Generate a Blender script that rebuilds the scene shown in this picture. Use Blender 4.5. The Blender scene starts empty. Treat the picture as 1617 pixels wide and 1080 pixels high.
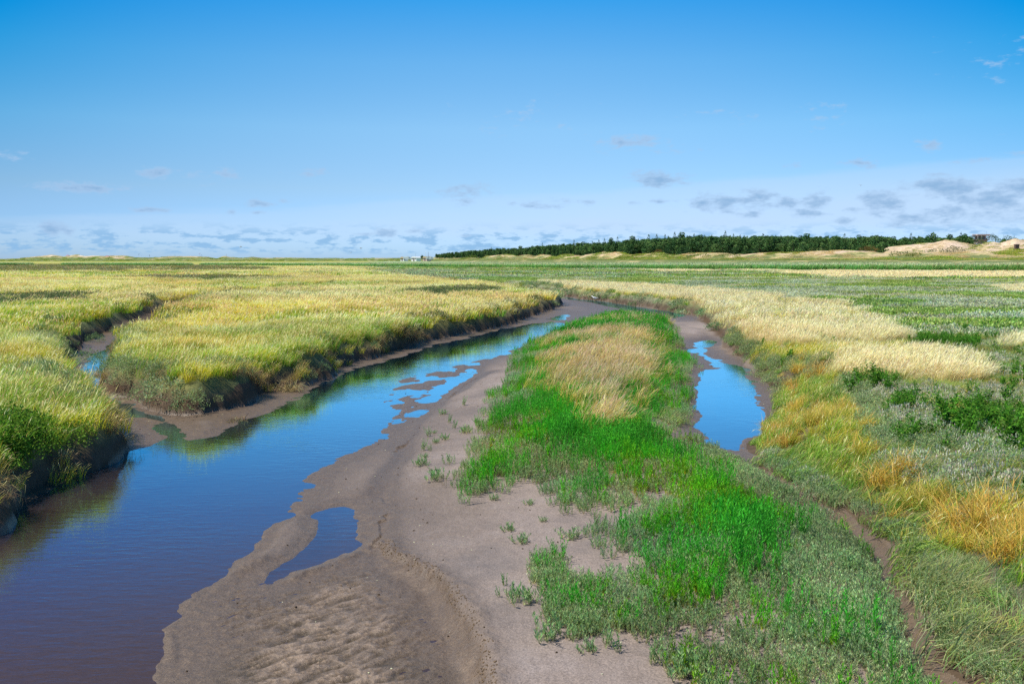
import bpy, math, random
import numpy as np
random.seed(7)
rng = np.random.default_rng(7)
R = math.radians
sc = bpy.context.scene
COL = sc.collection

# ------------------------------------------------------------------ camera model
CAMH, F0, HZ = 3.5, 1400.0, 408.5          # eye height, focal length and horizon line in photograph pixels
PITCH = math.atan((540 - HZ) / F0)
CP, SP = math.cos(PITCH), math.sin(PITCH)

def ground(u, v, z):
    """point of height z that the photograph shows at (u, v)"""
    xr, yr = (u - 808.5) / F0, (540 - v) / F0
    d = np.array([xr, CP + yr * SP, -SP + yr * CP])
    t = (z - CAMH) / d[2]
    return d[0] * t, d[1] * t

def at_dist(u, v, D):
    """point D metres ahead that the photograph shows at (u, v)"""
    xr, yr = (u - 808.5) / F0, (540 - v) / F0
    d = np.array([xr, CP + yr * SP, -SP + yr * CP])
    t = D / d[1]
    return d[0] * t, D, CAMH + d[2] * t

def project(x, y, z):
    zz = z - CAMH
    f = y * CP - zz * SP
    up = y * SP + zz * CP
    f = np.where(f > 0.05, f, 0.05)
    return 808.5 + F0 * x / f, 540 - F0 * up / f

# ------------------------------------------------------------------ noise
def _hash(ix, iy, seed):
    h = (ix.astype(np.int64) * 374761393 + iy.astype(np.int64) * 668265263 + seed * 1442695041) & 0xFFFFFFFF
    h = ((h ^ (h >> 13)) * 1274126177) & 0xFFFFFFFF
    return ((h ^ (h >> 16)) & 0xFFFF) / 65535.0

def vnoise(x, y, seed=0):
    xi, yi = np.floor(x), np.floor(y)
    fx, fy = x - xi, y - yi
    fx = fx * fx * (3 - 2 * fx); fy = fy * fy * (3 - 2 * fy)
    a = _hash(xi, yi, seed); b = _hash(xi + 1, yi, seed)
    c = _hash(xi, yi + 1, seed); d = _hash(xi + 1, yi + 1, seed)
    return (a * (1 - fx) + b * fx) * (1 - fy) + (c * (1 - fx) + d * fx) * fy

def fbm(x, y, s=1.0, o=3, seed=0):
    t = 0; a = 1.0; n = 0; x = np.asarray(x) / s; y = np.asarray(y) / s
    for k in range(o):
        t = t + a * vnoise(x, y, seed + 17 * k); n += a; a *= 0.5
        x, y = x * 2.03 + 5.1, y * 2.03 + 9.7
    return t / n                     # 0..1

def sstep(a, b, x):
    t = np.clip((x - a) / (b - a), 0, 1)
    return t * t * (3 - 2 * t)

# ------------------------------------------------------------------ signed distances (negative inside)
def sdpoly(px, py, poly):
    d = np.full(px.shape, 1e18); inside = np.zeros(px.shape, bool)
    n = len(poly)
    for i in range(n):
        ax, ay = poly[i]; bx, by = poly[(i + 1) % n]
        ex, ey = bx - ax, by - ay
        wx, wy = px - ax, py - ay
        t = np.clip((wx * ex + wy * ey) / (ex * ex + ey * ey + 1e-12), 0, 1)
        d = np.minimum(d, (wx - ex * t) ** 2 + (wy - ey * t) ** 2)
        if ay != by:
            c = ((ay > py) != (by > py)) & (px < (bx - ax) * (py - ay) / (by - ay) + ax)
            inside ^= c
    d = np.sqrt(d)
    return np.where(inside, -d, d)

def dline(px, py, pts):
    d = np.full(px.shape, 1e18)
    for i in range(len(pts) - 1):
        ax, ay = pts[i][:2]; bx, by = pts[i + 1][:2]
        ex, ey = bx - ax, by - ay
        wx, wy = px - ax, py - ay
        t = np.clip((wx * ex + wy * ey) / (ex * ex + ey * ey + 1e-12), 0, 1)
        d = np.minimum(d, (wx - ex * t) ** 2 + (wy - ey * t) ** 2)
    return np.sqrt(d)

def G(pts, z, extra=()):
    return [ground(u, v, z) for u, v in pts] + list(extra)

# the foot of the banks: everything outside is marsh
CHANNEL = G([(-60, 850), (0, 820), (20, 810), (67, 777), (117, 747), (168, 726), (183, 700), (172, 672), (142, 640), (122, 598),
    (108, 574), (126, 549), (160, 528), (190, 519), (201, 523), (188, 545), (172, 577), (170, 605), (190, 618), (214, 626),
    (262, 648), (320, 650), (367, 646), (417, 624), (476, 606), (519, 588), (539, 576), (620, 554), (688, 535), (755, 521), (805, 509),
    (849, 496), (870, 488), (888, 481), (872, 472), (845, 464), (850, 460), (867, 461), (907, 470), (940, 473), (974, 477), (1010, 483), (1041, 487), (1080, 492), (1104, 496),
    (1124, 517), (1150, 547), (1181, 577), (1207, 604), (1214, 627), (1209, 657), (1204, 677), (1176, 706), (1192, 732), (1255, 779),
    (1318, 813), (1368, 856), (1397, 886), (1432, 937), (1448, 987), (1500, 1070)], 0.1,
    [(3.75, 5.3), (4.2, 2.5), (5, -12), (-9, -12), (-8, 4)])
WATERS = [
    G([(-80, 870), (0, 824), (67, 783), (117, 752), (180, 724), (215, 711), (246, 698), (264, 690), (278, 690), (300, 695), (350, 687), (372, 680), (376, 664),
       (430, 651), (480, 630), (490, 615), (525, 600), (545, 588), (627, 566), (690, 547), (742, 534), (785, 521), (830, 513), (870, 508), (904, 514),
       (860, 530), (824, 547), (797, 560), (740, 574), (690, 590), (640, 607), (604, 632), (627, 657), (617, 671), (597, 691), (562, 714), (508, 735),
       (482, 760), (462, 792), (436, 822), (420, 850), (396, 877), (362, 886), (350, 905), (328, 926), (290, 960), (268, 985), (262, 1020), (266, 1080)], 0,
      [(-2.6, 5.5), (-2.2, 3), (-2, -12), (-9, -12), (-9, 5)]),
    G([(505, 812), (522, 804), (545, 806), (566, 815), (580, 833), (574, 855), (556, 866), (530, 880), (500, 890), (470, 898), (440, 916), (422, 920), (414, 900), (450, 884), (478, 866), (500, 843), (503, 825)], 0),
    G([(1104, 553), (1118, 562), (1146, 576), (1172, 582), (1186, 606), (1190, 637), (1204, 655), (1200, 677), (1174, 705), (1160, 713), (1127, 701), (1100, 679), (1090, 645), (1096, 610), (1106, 583), (1136, 583), (1120, 570), (1100, 560)], 0),
    G([(887, 469), (912, 471), (941, 474), (975, 480), (1015, 486), (1060, 492), (1086, 497), (1064, 502), (1040, 500), (1004, 492), (965, 485), (932, 477), (900, 473)], 0),
    G([(186, 536), (168, 548), (140, 575), (128, 592), (138, 616), (152, 644), (180, 661), (230, 659), (256, 668), (264, 690), (284, 692), (274, 672), (262, 659), (236, 653), (190, 638), (168, 614), (165, 577), (178, 552)], 0),
    G([(868, 504), (878, 500), (897, 497), (894, 501), (880, 506)], 0),
    G([(1104, 541), (1116, 540), (1117, 545), (1105, 546)], 0),
]
RIPPLE = G([(290, 962), (350, 915), (400, 888), (440, 918), (500, 895), (560, 872), (586, 858), (604, 858), (626, 884), (676, 915), (706, 937), (724, 998), (732, 1037), (752, 1080)], 0.02,
           [(0.0, 5.4), (-0.3, 2), (-1.6, 2), (-2.2, 4), (-2.45, 6)])
ISLAND = G([(905, 512), (850, 528), (812, 556), (792, 590), (764, 640), (742, 680), (716, 722), (694, 742), (722, 790), (765, 772), (800, 758), (850, 750),
       (868, 800), (925, 800), (938, 826), (912, 868), (900, 915), (918, 962), (985, 985), (1045, 1000), (1062, 1040), (1120, 1062), (1140, 1100)], 0.3,
       [(1.6, 4.5), (3.2, 4.5)]) + G([(1445, 1080), (1405, 990), (1384, 930), (1340, 866), (1250, 794), (1170, 722), (1112, 686), (1084, 645), (1098, 600), (1095, 570), (1080, 545), (1066, 520), (1030, 504), (985, 500), (950, 503)], 0.3)
PUDDLE = G([(588, 640), (596, 606), (632, 594), (698, 580), (772, 566), (765, 590), (718, 622), (696, 648), (640, 672), (610, 690)], 0)
DITCH = G([(1176, 716), (1192, 740), (1255, 786), (1318, 820), (1362, 860), (1392, 895), (1408, 940), (1418, 990), (1455, 1065)], 0.1, [(3.5, 5.2), (3.9, 2)])
TRACK = G([(775, 585), (735, 602), (700, 625), (660, 655), (632, 690), (612, 730), (603, 770), (604, 812), (596, 845)], 0.12)
RUNNEL = G([(1088, 520), (1112, 524), (1122, 535), (1110, 545), (1098, 553)], 0.05)
CREEKS = [  # (polyline, half width, floor height)
    (G([(193, 522), (202, 514), (214, 505), (228, 497), (238, 492), (252, 486), (270, 480), (300, 474), (340, 470), (390, 465), (440, 460), (520, 452)], 0.6), 0.75, 0.25),
    (G([(862, 466), (840, 459), (800, 453), (750, 448), (700, 443), (655, 438), (620, 436), (590, 437), (560, 434)], 0.6), 1.1, 0.1),
    (G([(0, 474), (60, 471), (120, 467), (190, 463), (260, 458), (330, 455)], 0.6), 0.8, 0.45),
]

LX0, LX1, LY0, LY1, LS = -72.0, 72.0, -13.0, 152.0, 0.12
_gx = np.arange(LX0, LX1 + LS, LS); _gy = np.arange(LY0, LY1 + LS, LS)
_X, _Y = np.meshgrid(_gx, _gy)
_wx = _X + 0.22 * (fbm(_X, _Y, 1.1, 3, 3) - .5) * 2; _wy = _Y + 0.22 * (fbm(_X, _Y, 1.1, 3, 4) - .5) * 2
_wx = _wx + (fbm(_X, _Y, 4.0, 2, 13) - .5) * 0.5; _wy = _wy + (fbm(_X, _Y, 4.0, 2, 14) - .5) * 0.5
LAT = {}
LAT['C'] = sdpoly(_wx, _wy, CHANNEL).astype(np.float32)
_k = 0.6
w = None
for poly in WATERS:
    s = sdpoly(_X + (_wx - _X) * _k, _Y + (_wy - _Y) * _k, poly)
    w = s if w is None else np.minimum(w, s)
LAT['W'] = w.astype(np.float32)
LAT['I'] = sdpoly(_wx, _wy, ISLAND).astype(np.float32)
LAT['R'] = sdpoly(_X + (_wx - _X) * _k, _Y + (_wy - _Y) * _k, RIPPLE).astype(np.float32)
LAT['P'] = sdpoly(_X, _Y, PUDDLE).astype(np.float32)
LAT['D'] = dline(_X, _Y, DITCH).astype(np.float32)
LAT['N'] = dline(_X, _Y, RUNNEL).astype(np.float32)
LAT['T'] = dline(_wx, _wy, TRACK).astype(np.float32)
for i, (pl, hw, fl) in enumerate(CREEKS):
    LAT['K%d' % i] = (dline(_wx, _wy, pl) - hw).astype(np.float32)
del _X, _Y, _wx, _wy, w

def lat(name, x, y):
    a = LAT[name]
    fx = np.clip((x - LX0) / LS, 0, a.shape[1] - 1.001); fy = np.clip((y - LY0) / LS, 0, a.shape[0] - 1.001)
    ix = fx.astype(int); iy = fy.astype(int); fx = fx - ix; fy = fy - iy
    return (a[iy, ix] * (1 - fx) + a[iy, ix + 1] * fx) * (1 - fy) + (a[iy + 1, ix] * (1 - fx) + a[iy + 1, ix + 1] * fx) * fy

def inlat(x, y):
    return (x > LX0 + 1) & (x < LX1 - 1) & (y > LY0 + 1) & (y < LY1 - 1)

def marsh_height(x, y):
    r = np.hypot(x, y)
    z = 0.78 + 0.16 * (fbm(x, y, 9, 2, 21) - .5) + 0.34 * (fbm(x, y, 1.5, 2, 22) - .5) * np.exp(-r / 70)
    return z

def terrain(x, y, fine=True):
    """height, wetness and marsh distance of the ground"""
    x = np.asarray(x, float); y = np.asarray(y, float)
    ok = inlat(x, y)
    C = np.where(ok, lat('C', x, y), 30.0)
    W = np.where(ok, lat('W', x, y), 60.0)
    I = np.where(ok, lat('I', x, y), 60.0)
    Rp = np.where(ok, lat('R', x, y), 60.0)
    P = np.where(ok, lat('P', x, y), 60.0)
    D = np.where(ok, lat('D', x, y), 60.0)
    N = np.where(ok, lat('N', x, y), 60.0)
    z = np.where(W < 0, -0.30 * (1 - np.exp(np.minimum(W, 0) / 1.3)), 0.27 * (1 - np.exp(-(np.maximum(W, 0) / 2.3) ** 1.4)))
    near = np.exp(-np.abs(W) / 0.9)
    z = z + near * (0.055 * (fbm(x * 0.8 + y * .45, y * .9 - x * .2, 0.75, 4, 31) - .5) + 0.030 * (fbm(x * .7 + y * .6, y * .8 - x * .5, 0.22, 3, 34) - .5)) * np.where(y < 60, 1, .4)
    z = z + 0.030 * (fbm(x, y, 1.3, 3, 32) - .5) * sstep(0.2, 2, W)
    # puddled flat
    pm = sstep(0.5, -0.5, P)
    z = z * (1 - pm) + pm * (-0.004 + 0.085 * (fbm(x * 1.5 - y * .35, y * .75 + x * .3, 0.75, 4, 33) - .5))
    # far flat between the channels lies low and wet
    fm = sstep(40, 52, y) * (C < 0)
    z = np.where(W > 0, z * (1 - 0.62 * fm), z)
    # rippled sheet and its little scarp
    rm = sstep(0.10, -0.25, Rp)
    if fine:
        wx_ = x + 0.10 * (fbm(x, y, .5, 2, 41) - .5); wy_ = y + 0.16 * (fbm(x, y, .4, 2, 42) - .5)
        q = -wx_ * 0.67 + wy_ * 0.74; p_ = wx_ * 0.74 + wy_ * 0.67
        n_a = fbm(p_ / 2.7, q, 0.070, 3, 43)
        rip = 1 - np.abs(2 * n_a - 1) ** .8 * 1.7
        rip = 0.45 + 0.55 * rip * (0.5 + 0.9 * fbm(x, y, 0.5, 2, 48))
        amp = 0.042 * sstep(0.0, -0.9, Rp + 0.8 * (fbm(x, y, 1.2, 2, 44) - .5)) + 0.004
        tr = sstep(0.55, 0.30, fbm(x, y, 1.5, 2, 45) + 0.12 * sstep(-0.9, -0.2, Rp) * -1 + 0.06)
        zr = 0.0080 + amp * (rip - 0.40) - 0.008 * tr
    else:
        zr = 0.012
    wr = sstep(0.0, 0.25, W)
    z = z * (1 - rm * wr) + rm * wr * zr
    rag = 0.12 * (fbm(x, y, 0.35, 3, 46) - .5)
    nearR = sstep(0.0, 0.3, W) * (y < 17)
    z = z + nearR * (0.055 * sstep(-0.06, 0.05, Rp + rag) * np.exp(-np.maximum(Rp, 0) / 1.6))
    z = z + nearR * 0.03 * np.exp(-((Rp + rag - 0.02) / 0.16) ** 2) * (fbm(x, y, 0.09, 2, 47) - .3) * 1.6
    # the island
    z = z + 0.30 * sstep(0.3, -2.6, I)
    z = np.maximum(z - 0.16 * np.exp(-(D / 0.24) ** 2) * (C < 0.6) * (y < 20), np.where(W > 0, np.minimum(z, .035), z))
    z = z - 0.06 * np.exp(-(N / 0.35) ** 2)
    T = np.where(ok, lat('T', x, y), 60.0)
    z = z - 0.035 * np.exp(-(T / 0.16) ** 2) * (z > .05)
    # marsh plain with its banks
    zm = marsh_height(x, y)
    right = x > -0.5
    soft = right & (y < 24)
    wdt = np.where(soft, 2.4, np.where(right & (y < 45), 1.3, 0.55)) * (0.75 + 0.5 * fbm(x, y, 2.2, 2, 51))
    Cn = C + (0.55 * (fbm(x, y, 0.8, 3, 52) - .5) + .55 * (fbm(x, y, 2.6, 2, 53) - .5)) * (C > -0.6)
    t = np.clip(Cn / wdt, 0, 1); t = np.where(soft, t * t * (3 - 2 * t), np.sqrt(t) * 0.6 + 0.4 * t)
    z = z * (1 - t) + zm * t
    for i, (pl, hw, fl) in enumerate(CREEKS):
        K = np.where(ok, lat('K%d' % i, x, y), 60.0)
        k = sstep(-0.1, 0.7 if i < 2 else 1.2, K)
        z = np.where(C > -0.4, np.minimum(z, fl + (z - fl) * k), z)
    if fine:
        z = z + 0.012 * (fbm(x, y, 0.16, 3, 61) - .5) * sstep(0.02, 0.15, z)
    wet = 1.05 * np.clip(1 - z / 0.19, 0, 1) + .6 * np.clip(1 - z / 0.035, 0, 1) + 0.55 * rm * wr + .75 * sstep(-1.1, -.3, C) * (x < 1) * (C < .2)
    wet = wet + .35 * (fbm(x * .5 + y, y * .6 - x * .5, 1.6, 3, 63) - .45) * sstep(.35, .1, z)
    wet = wet + .6 * np.exp(-((Rp - .03) / .20) ** 2) * (y < 17) * wr
    wet = wet + .75 * np.exp(-(T / 0.22) ** 2)
    wet = wet + 0.55 * fm * (C < 0) * fbm(x, y, 3, 3, 62)
    wet = wet + np.exp(-(D / 0.5) ** 2) * 1.0 * (C < .5)
    return z, np.clip(wet, 0, 1), C, W, I

def hit(u, v, lo=0.02):
    """first place where the sight line of photograph pixel (u, v) meets the terrain"""
    xr, yr = (u - 808.5) / F0, (540 - v) / F0
    d = np.array([xr, CP + yr * SP, -SP + yr * CP])
    D = np.concatenate([np.arange(4, 40, .02), np.arange(40, 150, .1)]); t = D / d[1]
    zr = CAMH + d[2] * t; zt = np.maximum(terrain(d[0] * t, D, False)[0], 0)
    k = np.argmax(zr <= zt + 1e-3)
    return d[0] * t[k], D[k], zt[k]

# ------------------------------------------------------------------ mesh helpers
def link_mesh(name, verts, faces, mat, parent=None, smooth=False, col=None, link=True):
    me = bpy.data.meshes.new(name)
    v = np.asarray(verts, np.float32)
    if isinstance(faces, np.ndarray):
        nf, k = faces.shape
        me.vertices.add(len(v)); me.vertices.foreach_set('co', v.ravel())
        me.loops.add(nf * k); me.loops.foreach_set('vertex_index', faces.astype(np.int32).ravel())
        me.polygons.add(nf); me.polygons.foreach_set('loop_start', np.arange(0, nf * k, k, dtype=np.int32))
        me.polygons.foreach_set('loop_total', np.full(nf, k, np.int32))
        me.update(calc_edges=True)
    else:
        me.from_pydata([tuple(p) for p in v], [], faces)
    if smooth:
        me.polygons.foreach_set('use_smooth', np.ones(len(me.polygons), bool))
    if col is not None:
        c = np.ones((len(v), 4), np.float32); c[:, :3] = col
        a = me.attributes.new('Col', 'FLOAT_COLOR', 'POINT'); a.data.foreach_set('color', c.ravel())
    if mat: me.materials.append(mat)
    me.validate() if not isinstance(faces, np.ndarray) else None
    o = bpy.data.objects.new(name, me)
    if link: COL.objects.link(o)
    if parent is not None: o.parent = parent
    return o

def set_float(o, name, arr):
    a = o.data.attributes.new(name, 'FLOAT', 'POINT'); a.data.foreach_set('value', np.asarray(arr, np.float32))

def tag(o, label, cat, group=None, kind=None):
    if label: o['label'] = label
    if cat: o['category'] = cat
    if group: o['group'] = group
    if kind: o['kind'] = kind
    return o

def empty(name, loc, label, cat, group=None, rz=0):
    o = bpy.data.objects.new(name, None); COL.objects.link(o)
    o.location = loc; o.rotation_euler = (0, 0, rz); o.empty_display_size = 0.2
    return tag(o, label, cat, group)

# ------------------------------------------------------------------ materials
def new_mat(name):
    m = bpy.data.materials.new(name); m.use_nodes = True
    nt = m.node_tree; nt.nodes.clear()
    return m, nt, nt.nodes.new('ShaderNodeOutputMaterial')

def N(nt, typ, **kw):
    n = nt.nodes.new(typ)
    for k, v in kw.items():
        if k.startswith('i_'):
            key = k[2:]
            n.inputs[int(key) if key.isdigit() else key.replace('_', ' ')].default_value = v
        else: setattr(n, k, v)
    return n

def L(nt, a, b): nt.links.new(a, b)

def leaf_mat(name, inst=True, trans=0.40, rough=0.6, spec=0.12, gain=(1.31, 1.26, .92)):
    m, nt, out = new_mat(name)
    c = N(nt, 'ShaderNodeAttribute', attribute_name='Col').outputs['Color']
    if inst:
        t = N(nt, 'ShaderNodeAttribute', attribute_name='tint', attribute_type='INSTANCER')
        mx = N(nt, 'ShaderNodeMix', data_type='RGBA', blend_type='MULTIPLY', i_0=1.0)
        L(nt, c, mx.inputs[6]); L(nt, t.outputs['Color'], mx.inputs[7]); c = mx.outputs[2]
    g = N(nt, 'ShaderNodeVectorMath', operation='MULTIPLY'); g.inputs[1].default_value = gain
    mn = N(nt, 'ShaderNodeVectorMath', operation='MINIMUM'); mn.inputs[1].default_value = (.88, .88, .88)
    L(nt, c, g.inputs[0]); L(nt, g.outputs[0], mn.inputs[0]); c = mn.outputs[0]
    p = N(nt, 'ShaderNodeBsdfPrincipled'); p.inputs['Roughness'].default_value = rough
    p.inputs['Specular IOR Level'].default_value = spec
    L(nt, c, p.inputs['Base Color'])
    tr = N(nt, 'ShaderNodeBsdfTranslucent'); L(nt, c, tr.inputs['Color'])
    ms = N(nt, 'ShaderNodeMixShader', i_0=trans)
    L(nt, p.outputs[0], ms.inputs[1]); L(nt, tr.outputs[0], ms.inputs[2]); L(nt, ms.outputs[0], out.inputs[0])
    return m

def plain_mat(name, col, rough=0.7, var=0.15, scale=3.0, metal=0.0, bump=0.0):
    m, nt, out = new_mat(name)
    tc = N(nt, 'ShaderNodeTexCoord')
    nz = N(nt, 'ShaderNodeTexNoise', i_Scale=scale, i_Detail=5.0); L(nt, tc.outputs['Object'], nz.inputs['Vector'])
    mr = N(nt, 'ShaderNodeMapRange', i_3=1 - var, i_4=1 + var); mr.inputs[1].default_value = .3; mr.inputs[2].default_value = .7
    L(nt, nz.outputs[0], mr.inputs[0])
    vm = N(nt, 'ShaderNodeVectorMath', operation='SCALE'); vm.inputs[0].default_value = col
    L(nt, mr.outputs[0], vm.inputs['Scale'])
    p = N(nt, 'ShaderNodeBsdfPrincipled'); p.inputs['Roughness'].default_value = rough; p.inputs['Metallic'].default_value = metal
    L(nt, vm.outputs[0], p.inputs['Base Color'])
    if bump:
        b = N(nt, 'ShaderNodeBump', i_Strength=bump, i_Distance=.02); L(nt, nz.outputs[0], b.inputs['Height']); L(nt, b.outputs[0], p.inputs['Normal'])
    L(nt, p.outputs[0], out.inputs[0])
    return m

def mud_mat():
    m, nt, out = new_mat('mud')
    geo = N(nt, 'ShaderNodeNewGeometry'); P = geo.outputs['Position']
    wet = N(nt, 'ShaderNodeAttribute', attribute_name='wet').outputs['Fac']
    rip = N(nt, 'ShaderNodeAttribute', attribute_name='rip').outputs['Fac']
    n1 = N(nt, 'ShaderNodeTexNoise', i_Scale=0.9, i_Detail=6.0, i_Roughness=.6); L(nt, P, n1.inputs['Vector'])
    n2 = N(nt, 'ShaderNodeTexNoise', i_Scale=9.0, i_Detail=6.0, i_Roughness=.65); L(nt, P, n2.inputs['Vector'])
    cr = N(nt, 'ShaderNodeAttribute', attribute_name='crest').outputs['Fac']
    n3 = N(nt, 'ShaderNodeTexNoise', i_Scale=55.0, i_Detail=4.0, i_Roughness=.7); L(nt, P, n3.inputs['Vector'])
    dry = N(nt, 'ShaderNodeValToRGB'); L(nt, n1.outputs[0], dry.inputs[0])
    e = dry.color_ramp.elements; e[0].position = .3; e[0].color = (.150, .122, .108, 1); e[1].position = .72; e[1].color = (.265, .216, .192, 1)
    x = e.new(.52); x.color = (.225, .175, .145, 1)
    wc = N(nt, 'ShaderNodeValToRGB'); L(nt, n2.outputs[0], wc.inputs[0])
    e = wc.color_ramp.elements; e[0].position = .3; e[0].color = (.078, .052, .033, 1); e[1].position = .75; e[1].color = (.152, .104, .066, 1)
    # wet edge broken up by noise
    ad = N(nt, 'ShaderNodeMath', operation='MULTIPLY_ADD', i_1=.9, i_2=-.45); L(nt, n2.outputs[0], ad.inputs[0])
    a2 = N(nt, 'ShaderNodeMath', operation='ADD', use_clamp=True); L(nt, ad.outputs[0], a2.inputs[0]); L(nt, wet, a2.inputs[1])
    mx = N(nt, 'ShaderNodeMix', data_type='RGBA'); L(nt, a2.outputs[0], mx.inputs[0]); L(nt, dry.outputs[0], mx.inputs[6]); L(nt, wc.outputs[0], mx.inputs[7])
    # rippled silt: warm crests of pale sand
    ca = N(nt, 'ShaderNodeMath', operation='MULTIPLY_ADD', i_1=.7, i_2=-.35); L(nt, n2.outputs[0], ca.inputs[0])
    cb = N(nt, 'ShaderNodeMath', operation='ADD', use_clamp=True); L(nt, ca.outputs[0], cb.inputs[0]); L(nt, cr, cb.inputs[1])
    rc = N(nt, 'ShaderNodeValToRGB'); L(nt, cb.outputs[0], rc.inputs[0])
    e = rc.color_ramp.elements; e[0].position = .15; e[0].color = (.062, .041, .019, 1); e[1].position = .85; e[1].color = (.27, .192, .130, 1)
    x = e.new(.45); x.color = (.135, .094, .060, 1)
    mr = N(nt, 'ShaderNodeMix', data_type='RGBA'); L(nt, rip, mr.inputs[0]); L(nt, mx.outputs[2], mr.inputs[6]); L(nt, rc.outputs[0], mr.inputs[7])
    # specks
    sp = N(nt, 'ShaderNodeMapRange', i_3=.60, i_4=1.34); sp.inputs[1].default_value = .3; sp.inputs[2].default_value = .7; L(nt, n3.outputs[0], sp.inputs[0])
    vm = N(nt, 'ShaderNodeVectorMath', operation='SCALE'); L(nt, mr.outputs[2], vm.inputs[0]); L(nt, sp.outputs[0], vm.inputs['Scale'])
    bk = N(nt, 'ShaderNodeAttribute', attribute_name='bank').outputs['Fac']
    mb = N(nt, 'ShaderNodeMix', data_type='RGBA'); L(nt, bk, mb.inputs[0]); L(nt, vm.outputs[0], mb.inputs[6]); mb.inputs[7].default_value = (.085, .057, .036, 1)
    p = N(nt, 'ShaderNodeBsdfPrincipled'); L(nt, mb.outputs[2], p.inputs['Base Color'])
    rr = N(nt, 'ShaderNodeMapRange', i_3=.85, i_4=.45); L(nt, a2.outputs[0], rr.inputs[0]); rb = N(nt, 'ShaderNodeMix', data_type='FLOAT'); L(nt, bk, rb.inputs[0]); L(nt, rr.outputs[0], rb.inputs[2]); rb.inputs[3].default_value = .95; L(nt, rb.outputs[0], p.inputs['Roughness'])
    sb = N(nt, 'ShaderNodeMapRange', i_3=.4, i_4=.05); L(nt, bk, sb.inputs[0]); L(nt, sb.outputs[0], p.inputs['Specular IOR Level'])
    b1 = N(nt, 'ShaderNodeBump', i_Strength=.7, i_Distance=.04); L(nt, n2.outputs[0], b1.inputs['Height'])
    b2 = N(nt, 'ShaderNodeBump', i_Strength=.6, i_Distance=.010); L(nt, n3.outputs[0], b2.inputs['Height']); L(nt, b1.outputs[0], b2.inputs['Normal'])
    L(nt, b2.outputs[0], p.inputs['Normal'])
    L(nt, p.outputs[0], out.inputs[0])
    return m

def soil_mat():
    m, nt, out = new_mat('marsh_soil')
    geo = N(nt, 'ShaderNodeNewGeometry'); P = geo.outputs['Position']
    c = N(nt, 'ShaderNodeAttribute', attribute_name='Col').outputs['Color']
    n2 = N(nt, 'ShaderNodeTexNoise', i_Scale=3.0, i_Detail=8.0, i_Roughness=.7); L(nt, P, n2.inputs['Vector'])
    sp = N(nt, 'ShaderNodeMapRange', i_3=.55, i_4=1.4); sp.inputs[1].default_value = .3; sp.inputs[2].default_value = .7; L(nt, n2.outputs[0], sp.inputs[0])
    vm = N(nt, 'ShaderNodeVectorMath', operation='SCALE'); L(nt, c, vm.inputs[0]); L(nt, sp.outputs[0], vm.inputs['Scale'])
    p = N(nt, 'ShaderNodeBsdfPrincipled'); p.inputs['Roughness'].default_value = .9; p.inputs['Specular IOR Level'].default_value = .2
    L(nt, vm.outputs[0], p.inputs['Base Color'])
    b1 = N(nt, 'ShaderNodeBump', i_Strength=.6, i_Distance=.06); L(nt, n2.outputs[0], b1.inputs['Height']); L(nt, b1.outputs[0], p.inputs['Normal'])
    L(nt, p.outputs[0], out.inputs[0])
    return m

def water_mat():
    m, nt, out = new_mat('creek_water')
    geo = N(nt, 'ShaderNodeNewGeometry')
    mp = N(nt, 'ShaderNodeMapping'); mp.inputs['Scale'].default_value = (2.2, 5.5, 1); mp.inputs['Rotation'].default_value = (0, 0, R(-12)); L(nt, geo.outputs['Position'], mp.inputs[0])
    n1 = N(nt, 'ShaderNodeTexNoise', i_Scale=1.6, i_Detail=4.0, i_Roughness=.55, i_Distortion=.4); L(nt, mp.outputs[0], n1.inputs['Vector'])
    n2 = N(nt, 'ShaderNodeTexNoise', i_Scale=.35, i_Detail=3.0); L(nt, geo.outputs['Position'], n2.inputs['Vector'])
    amp = N(nt, 'ShaderNodeMapRange', i_3=.25, i_4=1.0); amp.inputs[1].default_value = .38; amp.inputs[2].default_value = .62; L(nt, n2.outputs[0], amp.inputs[0])
    hm = N(nt, 'ShaderNodeMath', operation='MULTIPLY'); L(nt, n1.outputs[0], hm.inputs[0]); L(nt, amp.outputs[0], hm.inputs[1])
    b = N(nt, 'ShaderNodeBump', i_Strength=.30, i_Distance=.016); L(nt, hm.outputs[0], b.inputs['Height'])
    fr = N(nt, 'ShaderNodeFresnel', i_IOR=1.52); L(nt, b.outputs[0], fr.inputs['Normal'])
    tr = N(nt, 'ShaderNodeBsdfTransparent'); tr.inputs[0].default_value = (.72, .64, .58, 1)
    df = N(nt, 'ShaderNodeBsdfDiffuse'); df.inputs[0].default_value = (.068, .050, .054, 1)
    m0 = N(nt, 'ShaderNodeMixShader', i_0=.4); L(nt, tr.outputs[0], m0.inputs[1]); L(nt, df.outputs[0], m0.inputs[2])
    gl = N(nt, 'ShaderNodeBsdfGlossy'); gl.inputs['Roughness'].default_value = .03; gl.inputs[0].default_value = (.44, .84, 1, 1); L(nt, b.outputs[0], gl.inputs['Normal'])
    fm = N(nt, 'ShaderNodeMapRange', i_3=.05, i_4=.98); fm.inputs[1].default_value = .13; fm.inputs[2].default_value = .44; L(nt, fr.outputs[0], fm.inputs[0])
    ms = N(nt, 'ShaderNodeMixShader'); L(nt, fm.outputs[0], ms.inputs[0]); L(nt, m0.outputs[0], ms.inputs[1]); L(nt, gl.outputs[0], ms.inputs[2])
    L(nt, ms.outputs[0], out.inputs[0])
    return m

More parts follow.
